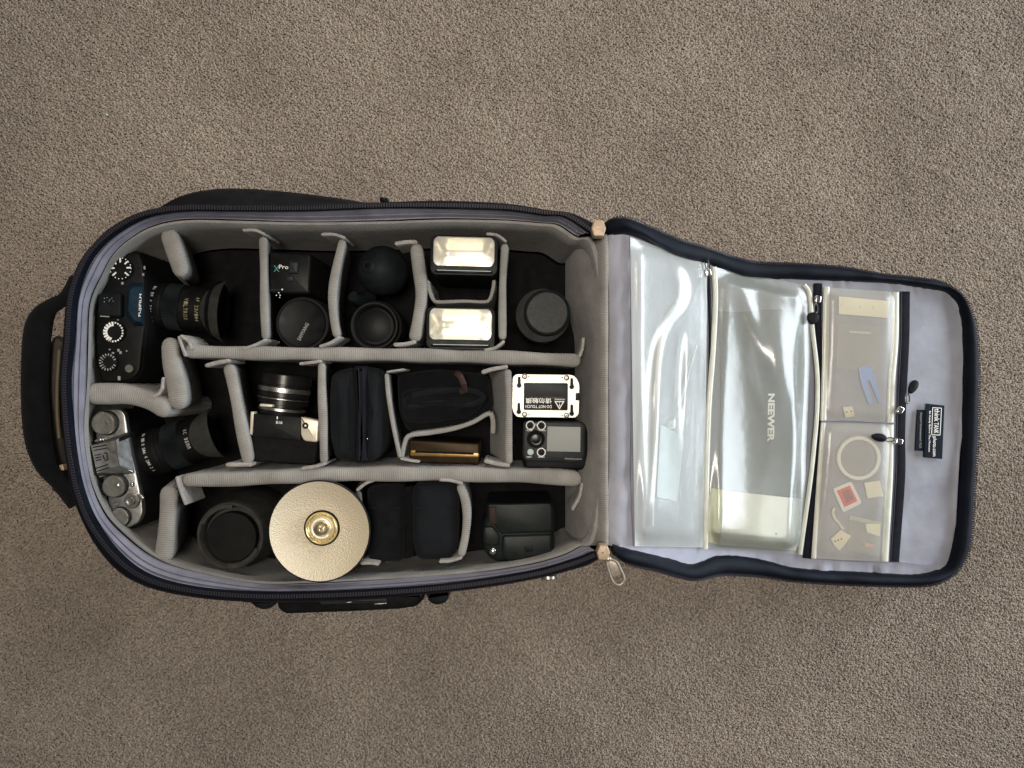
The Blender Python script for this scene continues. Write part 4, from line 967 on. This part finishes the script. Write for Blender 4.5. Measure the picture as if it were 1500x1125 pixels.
vs = [P(*q_, zq) for q_ in tri_o+tri_i]; mb.add(vs, [(0, 1, 4, 3), (1, 2, 5, 4), (2, 0, 3, 5)]); mb.build('lettering', ink_w, wn, smooth=0)
for x, y in ((768.5,551.5),(830,553.5),(768.5,607),(830,608.5)):
    mb = MB(); mb.lathe(P(x, y, zt), (0, 0, 1), [(0, .0031), (.0006, .0030), (.0012, .0018), (.0012, .0006)], 20); s_ = mb.build('screw', screw_m, pt)
    mb = MB(); mb.slab(rrect(x, y, 3, .8, .2, 20), zt+.0015, zt+.001, .0001); mb.slab(rrect(x, y, .8, 3, .2, 20), zt+.0015, zt+.001, .0001); mb.build('screw_slot', slot_blk, s_)
for x, y in ((774.8,551.7),(823.4,553),(774.8,607.4),(823.4,608.6)):
    mb = MB(); mb.lathe(P(x, y, zt), (0, 0, 1), [(0, .0008), (.0004, .0008)], 12); mb.build('pin_hole', slot_blk, pt)
mb = MB(); mb.slab(rrect(846, 581, 5.5, 11, 1), zt+.0008, zt-.006, .0004); mb.build('side_switch', blk, pt)

tg = thing('flash_controller', 'charcoal controller with grey screen and ringed buttons below the white steel plate', 'flash controller', P(810, 650, .05))
zt = .152
mb = MB(); mb.slab(rpoly([(765,618),(855,618),(861,630),(861,684),(850,690),(768,688)], 7), zt-.010, .055, .004); mb.build('body', blk, tg)
mb = MB(); mb.slab(rpoly([(766,616),(852,617),(857.5,624),(857,668),(850,678),(770,676),(765,668)], 7), zt, zt-.012, .0025); fp = mb.build('face_panel', trig_m, tg)
mb = MB(); mb.slab(rpoly([(802,624.5),(850.5,625.5),(850,662),(801,661)], 1), zt+.0005, zt-.001, .0002); mb.build('screen', screen_m, tg)
for x, y in ((776.8,623.2),(793,623.5),(793,662.5)):
    mb = MB(); mb.lathe(P(x, y, zt), (0, 0, 1), [(0, .0026), (.0014, .0026), (.0018, .002)], 18); b_ = mb.build('button', blk, tg)
    mb = MB(); c_ = P(x, y, zt+.0004); mb.tube([c_+Vector((math.cos(t_)*.0044, math.sin(t_)*.0044, 0)) for t_ in np.linspace(0, 2*math.pi, 25)], .00055, 6, .5, False); mb.build('button_ring', ink_w, b_)
mb = MB(); mb.lathe(P(777, 662, zt), (0, 0, 1), [(0, .0036), (.0014, .0036), (.002, .003)], 20); mb.build('button', grey_btn, tg)
mb = MB(); mb.slab(rrect(785, 622, 4.5, 3.5, 1), zt+.0004, zt-.001, .0002); mb.build('lock_mark', ink_dim, tg)
mb = MB(); mb.lathe(P(785, 643, zt), (0, 0, 1), [(0, .0100), (.0012, .0098), (.0015, .0085), (.0009, .0075), (.0009, .0052), (.0016, .0048), (.0018, .003)], 36); mb.build('control_wheel', blk_shiny, tg)
mb = MB(); zq = zt+.0004
text(mb, 'FLASH', 776, 630.5, zq, 9, 2.2, 0); text(mb, 'ZOOM/CH', 793, 630.5, zq, 12, 2.2, 0); text(mb, 'MENU', 793, 669.5, zq, 9, 2.2, 0); text(mb, 'TEST', 775, 669.5, zq, 8, 2.2, 0); mb.build('lettering', ink_w, fp, smooth=0)
mb = MB(); text(mb, 'flashpoint', 840, 672.3, zq, 25, 3.0, -2); mb.build('lettering', ink_dim, fp, smooth=0)

# ------------------------------------------------------------------ bottom row gear
lh = thing('lens_with_hood', 'large black lens with reversed hood standing left of the reflector dish', 'lens', P(338, 786, ZF))
zt = .152; q = LN(50, zt)
capped(lh, 337, 785, zt, [(.014, q*.82), (.004, q*.86), (0, q*.90), (0, q*.97), (.003, q), (.02, q*1.02), (.03, q*1.1), (.08, q*1.14), (.098, q*1.1)], hood_m, 'hood')
capped(lh, 339, 787, zt-.004, [(0, q*.66), (0, q*.72), (.002, q*.745), (.01, q*.745)], barrel, 'filter_ring')
mb = MB(); mb.lathe(P(339, 787, zt-.007), (0, 0, 1), [(0, q*.68), (.001, q*.67), (.0014, q*.6), (.0010, .0005)], 48); cp = mb.build('lens_cap', blk, lh, smooth=30)
for a0 in (25, 205):
    g = []
    for i in range(13):
        a_ = R(a0 + 70*i/12); g.append([P(337, 785, zt)+Vector((math.cos(a_)*q*k, -math.sin(a_)*q*k, dz)) for k, dz in ((.80, -.002), (.82, .0025), (.93, .0025), (.95, -.002))])
    mb = MB(); mb.loft(g, True, True, True); mb.build('hood_tooth', hood_m, lh, smooth=40)

ds = thing('reflector_dish', 'round cream pebbled reflector dish with a glass bulb at its centre', 'reflector', P(468, 778, .06))
zt = .186; q = LN(74, zt); c = P(468, 778, zt)
mb = MB(); prof = [(-.07, .018), (-.05, .022), (-.040, .03), (-.022, q*.86), (-.006, q*1.0), (0, q*1.015), (.0012, q*1.01), (.0014, q*.985)]
mb.lathe(c, (0, 0, 1), prof, 72, cap1=False); mb.build('rim_shell', blk, ds, smooth=35)
mb = MB(); rings = []
for k in range(26):
    t = 1 - k/25; rad_ = q*(.30+.685*t); z = .0014 - .011*(1-t**2) ; rings.append([c+Vector((math.cos(2*math.pi*j/72)*rad_, math.sin(2*math.pi*j/72)*rad_, z)) for j in range(72)])
mb.loft(rings, True); mb.build('reflector', dish_m, ds, smooth=80)
cb_ = P(471.5, 773.5, zt-.0085); rb = LN(25, zt)
mb = MB(); mb.lathe(cb_, (0, 0, 1), [(-.02, rb*1.06), (.0004, rb*1.06), (.0004, rb*.97), (-.012, rb*.95)], 48, True, False); mb.build('bulb_collar', slot_blk, ds, smooth=30)
mb = MB(); mb.lathe(cb_, (0, 0, 1), [(.000, rb*.97), (.002, rb*.96), (.0035, rb*.88), (.002, rb*.80), (-.002, rb*.72), (-.003, rb*.62), (-.001, rb*.58), (-.0035, rb*.5), (-.007, rb*.3), (-.008, .0005)], 48); bs = mb.build('bulb_seat', mat('gilded_bulb_seat', (.88, .74, .44), .25, metal=.9), ds, smooth=60)
mb = MB(); prof = [(-.004, rb*.40), (.004, rb*.40), (.010, rb*.36), (.0135, rb*.22), (.0145, .0003)]; mb.lathe(cb_, (0, 0, 1), prof, 30); mb.build('modelling_bulb', vinyl_mat('bulb_glass', (.97, .95, .88), .06, (.9, .85, .7), .04), ds, smooth=60)
mb = MB(); ring_ = [cb_+Vector((math.cos(t_)*rb*.55, math.sin(t_)*rb*.55, .003)) for t_ in np.linspace(0, 5.4, 40)]; mb.tube(ring_, .0012, 8); mb.build('ring_tube', lamp_m, ds, smooth=60)
mb = MB(); mb.tube([cb_+Vector((-.002, 0, -.004)), cb_+Vector((-.002, 0, .006)), cb_+Vector((.002, 0, .006)), cb_+Vector((.002, 0, -.004))], .0007, 6); mb.build('filament', gold_edge, ds)

for lab, poly, z, m_ in (('flat black fabric box half tucked under the reflector dish', [(536,714),(588,712),(592,760),(590,824),(538,827)], .148, cloth_blk), ('dark charcoal fabric box beside the bowed divider in the bottom row', [(607,708),(666,707),(671,720),(670,805),(660,821),(612,822),(604,800),(603,725)], .155, cloth_char)):
    t = thing('fabric_box', lab, 'pouch', P(poly[0][0]+25, 765, ZF)); mb = MB(); mb.slab(rpoly(poly, 9), z, ZF+.001, .008, dome=.002); mb.build('box_body', m_, t, smooth=70)
    xs = [p_[0] for p_ in poly]; mb = MB(); mb.wall([(min(xs)+5, 745), ((min(xs)+max(xs))/2, 744), (max(xs)-5, 745)], z+.0012, z-.02, 2.2, wav=0, soft=False); mb.build('seam', zip_tape, t)
mb = MB(); mb.slab(rpoly([(591,716),(603,716),(603,818),(592,820)], 3), .132, ZF+.001, .004, dome=.001)
t = thing('fabric_strap', 'narrow black webbing gap piece between the two fabric boxes', 'strap', P(597, 767, ZF)); mb.build('webbing', cloth_blk, t, smooth=60)

st = thing('strobe_unit', 'greenish black strobe unit with a small silver button at the bottom right of the case', 'strobe', P(760, 778, ZF))
zt = .148
mb = MB(); mb.slab(rpoly([(712,737),(808,735),(813,745),(812,815),(800,823),(722,824),(706,805),(706,770),(711,758)], [4,6,6,8,8,12,10,6,4]), zt-.004, ZF+.001, .006); mb.build('body', cap_green, st)
mb = MB(); mb.slab(rpoly([(714,738),(806,736.5),(810,745),(809,780),(733,782.5),(722,766),(714,760)], 4), zt, zt-.008, .002); mb.build('top_panel', cap_green, st)
mb = MB(); mb.slab(rpoly([(736,785),(808,783),(808,812),(798,820),(742,821),(735,812)], 5), zt+.0005, zt-.008, .002); bp_ = mb.build('battery_door', cap_green, st)
mb = MB(); mb.slab(rpoly([(768,800),(780,799.5),(781,808),(769,809)], 1.5), zt+.0012, zt-.001, .0005); mb.build('door_catch', blk, bp_)
mb = MB(); mb.slab(rpoly([(716,744),(727,742),(727,768),(716,770)], 2), zt+.0014, zt-.002, .001); mb.build('side_label', mat('brown_black_label', (.028, .016, .013), .5), st)
mb = MB(); mb.lathe(P(722, 807, zt-.004), (0, 0, 1), [(0, .0042), (.002, .0040), (.0034, .0028), (.0038, .0005)], 20); mb.build('release_button', chrome, st, smooth=60)
mb = MB(); mb.slab(rpoly([(708,772),(722,770),(732,784),(731,800),(712,800),(707,790)], 5), zt-.001, zt-.008, .002); mb.build('side_panel', cap_green, st)

# ------------------------------------------------------------------ things in the lid pockets
def flat(name, label, cat, poly, h, m, lift=.0035, bev=.0004, group=None):
    cx = sum(p_[0] for p_ in poly)/len(poly); cy = sum(p_[1] for p_ in poly)/len(poly); z = zl(cx)+lift
    t = thing(name, label, cat, P(cx, cy, z)); mb = MB(); mb.slab(poly, z+h, z, bev); return t, mb, z+h
# grey fabric sheet with printing; follows the slope of the lid
t = thing('printed_fabric_sheet', 'slate grey folded fabric with white lettering in the wide clear pocket', 'fabric', P(1125, 600, zl(1125)+.004))
g = []
for i in range(21):
    x = 1052+ (1188-1052)*i/20; row = []
    for j in range(31):
        y = 455 + (800-455)*j/30; row.append(P(x + 4*math.sin(j*.15), y + 2*math.sin(i*.4), zl(x)+.0024+.0006*math.sin(i*.5+j*.2)+ .0003*math.sin(j*.7)))
    g.append(row)
mb = MB(); mb.grid(g); mb.grid([[p_-Vector((0, 0, .001)) for p_ in r_] for r_ in g]); fs_ = mb.build('fabric', grey_print, t, smooth=80)
mb = MB(); vs, f_ = text_mesh('NEEWER', LN(71, .055), LN(10.5, .055), .04); m_ = Matrix.Rotation(R(-91), 4, 'Z'); cc_ = P(1130.5, 612, .055)
for v in vs:
    w_ = cc_ + m_ @ v
    px = 750 + w_.x*FPX/(CAM_H-.055); v_z = zl(px)+.0042; mb.v.append(Vector((w_.x, w_.y, v_z))); mb.run.append(0)
mb.f = f_; mb.build('lettering', ink_w, fs_, smooth=0)
t = thing('white_box', 'flat white card box at the bottom of the wide clear pocket', 'box', P(1105, 762, zl(1105)+.003))
def lid_sheet(corners, h, lift, nu=12, nv=12):
    """a thin packet that follows the slope of the lid"""
    tl, tr_, br, bl_ = [np.array(v, float) for v in corners]; g = []; g2 = []
    for i in range(nu+1):
        u = i/nu; a_ = []; b_ = []
        for j in range(nv+1):
            v = j/nv; q_ = (1-u)*(1-v)*tl+u*(1-v)*tr_+u*v*br+(1-u)*v*bl_; z = zl(q_[0])+lift
            e = h if 0 < i < nu and 0 < j < nv else h*.75
            p_ = P(q_[0], q_[1], z+e); a_.append(p_); b_.append(Vector((p_.x, p_.y, z)))
        g.append(a_); g2.append(b_)
    mb = MB(); mb.grid(g); mb.grid(g2)
    edge = lambda G: [r_[0] for r_ in G] + G[-1][1:] + [r_[-1] for r_ in G[::-1][1:]] + G[0][::-1][1:-1]
    mb.loft([edge(g), edge(g2)], True); return mb
lid_sheet([(1062,719),(1174,731),(1166,806),(1054,798)], .0034, .0034).build('box_face', white_box_m, t)
lid_sheet([(1042,715),(1061.5,718.5),(1053.5,798),(1035,794)], .0038, .0032, 4).build('box_side', yel_box, t)
lid_sheet([(1135.5,780.5),(1138.5,780.5),(1138.5,783.5),(1135.5,783.5)], .0004, .0067, 2, 2).build('green_mark', fibre_green, t)
# cable and film packet in the first pocket
t = thing('white_cable', 'white cable looping down the first clear pocket near the hinge', 'cable', P(985, 560, zl(985)+.004))
def on_lid(path, lift, n=8): return [P(q_[0], q_[1], zl(q_[0])+lift) for q_ in cr(path, n)]
mb = MB(); mb.tube(on_lid([(1000,446),(988,450),(975,470),(966,510),(962,560),(962,610),(959,680),(955,740),(954,770)], .0062), [.0026]*65, 10); mb.build('cord', white_pl, t)
mb = MB(); mb.tube(on_lid([(1020,505),(1012,535),(1004,565),(992,600),(985,622)], .006), .0014, 8); mb.build('thin_cord', white_pl, t)
mb = MB(); mb.slab(rpoly([(979,616),(990,614),(989,628),(980,628)], 2), zl(985)+.012, zl(985)+.005, .001); mb.build('plug', white_pl, t)
t = thing('film_packet', 'pale translucent packet at the end of the white cable', 'packet', P(984, 680, zl(984)+.004))
g = []
tl, tr_, br, bl_ = [np.array(v) for v in ((968,622),(1002,640),(992,735),(962,728))]
for i in range(13):
    u = i/12; row = []
    for j in range(21):
        v = j/20; q_ = (1-u)*(1-v)*tl+u*(1-v)*tr_+u*v*br+(1-u)*v*bl_; row.append(P(q_[0], q_[1], zl(q_[0])+.0045+.002*math.sin(math.pi*u)*math.sin(math.pi*v)))
    g.append(row)
mb = MB(); mb.grid(g); mb.grid([[p_-Vector((0, 0, .0012)) for p_ in r_] for r_ in g]); mb.build('packet_film', mat('pale_blue_film', (.58, .66, .68), .3, noise=(40, .1), coat=.3), t, smooth=80)
# upper small pocket
t, mb, z = flat('ivory_strip', 'ivory rectangular card at the top of the small clear pocket', 'card', rpoly([(1229,434),(1303,441),(1301,466),(1229,460)], 1.5), .0022, ivory_card); mb.build('card', ivory_card, t)
mb = MB()
for x, y in ((1233,446),(1260,449),(1279,450)): mb.slab(rrect(x, y, 3, 5, .6), z+.0003, z-.0005, .0001)
mb.build('print_marks', cream_pl, t)
t, mb, z = flat('plastic_sleeve', 'nearly clear plastic sleeve below the ivory card', 'sleeve', rpoly([(1228,474),(1290,478),(1288,545),(1226,540)], 3), .0012, bag_film); mb.build('sleeve', bag_film, t)
mb = MB(); mb.slab(rrect(1260, 487, 32, 3.5, 1, 3), z+.0004, z-.0003, .0001); mb.build('sleeve_edge', trim_m, t)
t = thing('blue_clip', 'pale blue forked plastic clip in the small clear pocket', 'clip', P(1275, 565, zl(1275)+.003))
z = zl(1275)+.0060; mb = MB(); mb.slab(rpoly([(1258,539),(1262,536),(1275,537),(1278,541),(1293,589),(1288,591),(1274,557),(1270,558),(1279,591),(1273,593),(1262,562)], [2,2,2,2,2,1,1,1,1,1,2], 3), z, z-.0022, .0006); mb.build('fork', blue_pl, t)
t, mb, z = flat('usb_receiver', 'tiny cream plug just above the seam of the small pockets', 'usb plug', rpoly([(1235,596.5),(1249,595),(1252,610),(1239,612)], 1), .0032, cream_pl); mb.build('shell', cream_pl, t)
mb = MB(); mb.slab(rrect(1240.5, 603.5, 2.2, 1.6, .3, -6), z+.0003, z-.0004, .0001); mb.slab(rrect(1247, 602.5, 2.2, 1.6, .3, -6), z+.0003, z-.0004, .0001); mb.build('contact_hole', slot_blk, t)
# lower small pocket
t = thing('filter_ring', 'pale round lens filter in a clear case in the lower small pocket', 'lens filter', P(1258, 671, zl(1258)+.003))
z = zl(1258)+.006; c_ = P(1258, 671, z)
mb = MB(); ro, ri = LN(32, z), LN(27, z); mb.lathe(c_, (0, 0, 1), [(-.0022, ri), (-.0022, ro), (.0006, ro), (.001, ro*.985), (.001, ri*1.03), (.0006, ri), (-.0022, ri)], 56, False, False); mb.build('ring', white_pl, t, smooth=30)
mb = MB(); mb.lathe(c_, (0, 0, 1), [(-.0006, ri), (-.0002, ri)], 48); mb.build('filter_glass', bag_film, t)
c2 = P(1261, 671, z-.001); mb = MB(); rr2 = LN(36, z); mb.tube([c2+Vector((math.cos(a_)*rr2, math.sin(a_)*rr2, 0)) for a_ in np.linspace(0, 2*math.pi, 49)], .0008, 6, 1, False); mb.build('case_edge', bag_film, t)
t, mb, z = flat('red_card_holder', 'white framed red memory card tilted in the lower small pocket', 'memory card', rpoly([(1220,716),(1247,705),(1263,737),(1235,751)], 4), .0024, white_pl); mb.build('frame', white_pl, t)
mb = MB(); mb.slab(rpoly([(1226,719),(1245,711),(1256,734),(1237,743)], 1.5), z+.0006, z-.001, .0002); rc = mb.build('red_shell', red_pl, t)
mb = MB(); mb.slab(rpoly([(1233,720),(1244,716),(1251,731),(1240,737)], 1.5), z+.0010, z, .0002); mb.build('card_face', red_dk, rc)
t, mb, z = flat('white_square', 'small white square card right of the red memory card', 'card', rpoly([(1266,707),(1289,704),(1294,727),(1271,730)], 1), .0015, ivory_card); mb.build('card', ivory_card, t)
t, mb, z = flat('cream_adapter', 'little cream adapter with a curled cord in the bottom corner of the small pocket', 'adapter', rpoly([(1217,790),(1232,776),(1247,785),(1240,795),(1230,807),(1223,800)], 2), .0036, cream_pl); mb.build('shell', cream_pl, t)
mb = MB(); mb.tube(on_lid([(1222,744),(1220,751),(1223,760),(1229,767),(1235,775)], .0062, 5), .0018, 8); mb.build('cord', cream_pl, t)
mb = MB()
for x, y in ((1232.5,789.5),(1224,793),(1228,791)): mb.slab(rrect(x, y, 2.2, 2.6, .6), z+.0003, z-.0003, .0001)
mb.build('socket', gold_edge, t)
t, mb, z = flat('poly_bag', 'small clear grip seal bag beside the cream adapter', 'plastic bag', rpoly([(1245,755),(1292,765),(1288,818),(1240,804)], 2), .0010, bag_film, lift=.0030); mb.build('film', bag_film, t)
mb = MB(); mb.slab(rpoly([(1245,755),(1292,765),(1291,771),(1244,761)], 1), z+.0005, z-.0002, .0001); mb.build('grip_seal', trim_m, t)
mb = MB(); mb.slab(rpoly([(1268,767),(1290,768),(1289,786),(1270,780)], 2), z+.0008, z, .0002); mb.build('folded_flap', ivory_card, t)
mb = MB(); mb.slab(rpoly([(1266,795),(1282,798),(1281,803),(1267,801)], 2), z+.0006, z-.0003, .0001); mb.build('pink_print', mat('pink_print', (.62, .42, .38), .6), t)

# stray fluff on the carpet
mb = MB(); mb.tube([P(*q_, .003) for q_ in cr([(1428,646),(1434,648),(1437,652),(1436,656)], 5)], .0006, 6); o = mb.build('loose_thread', nylon); o['label'] = 'tiny black thread on the carpet by the lid edge'; o['category'] = 'thread'
mb = MB(); mb.slab(rrect(155.5, 167.5, 2.6, 2.6, 1), .001, -.001, .0004, dome=.0004); o = mb.build('green_speck', fibre_green); o['label'] = 'tiny pale green crumb on the carpet at the upper left'; o['category'] = 'speck'  # speck added for a stray green pixel
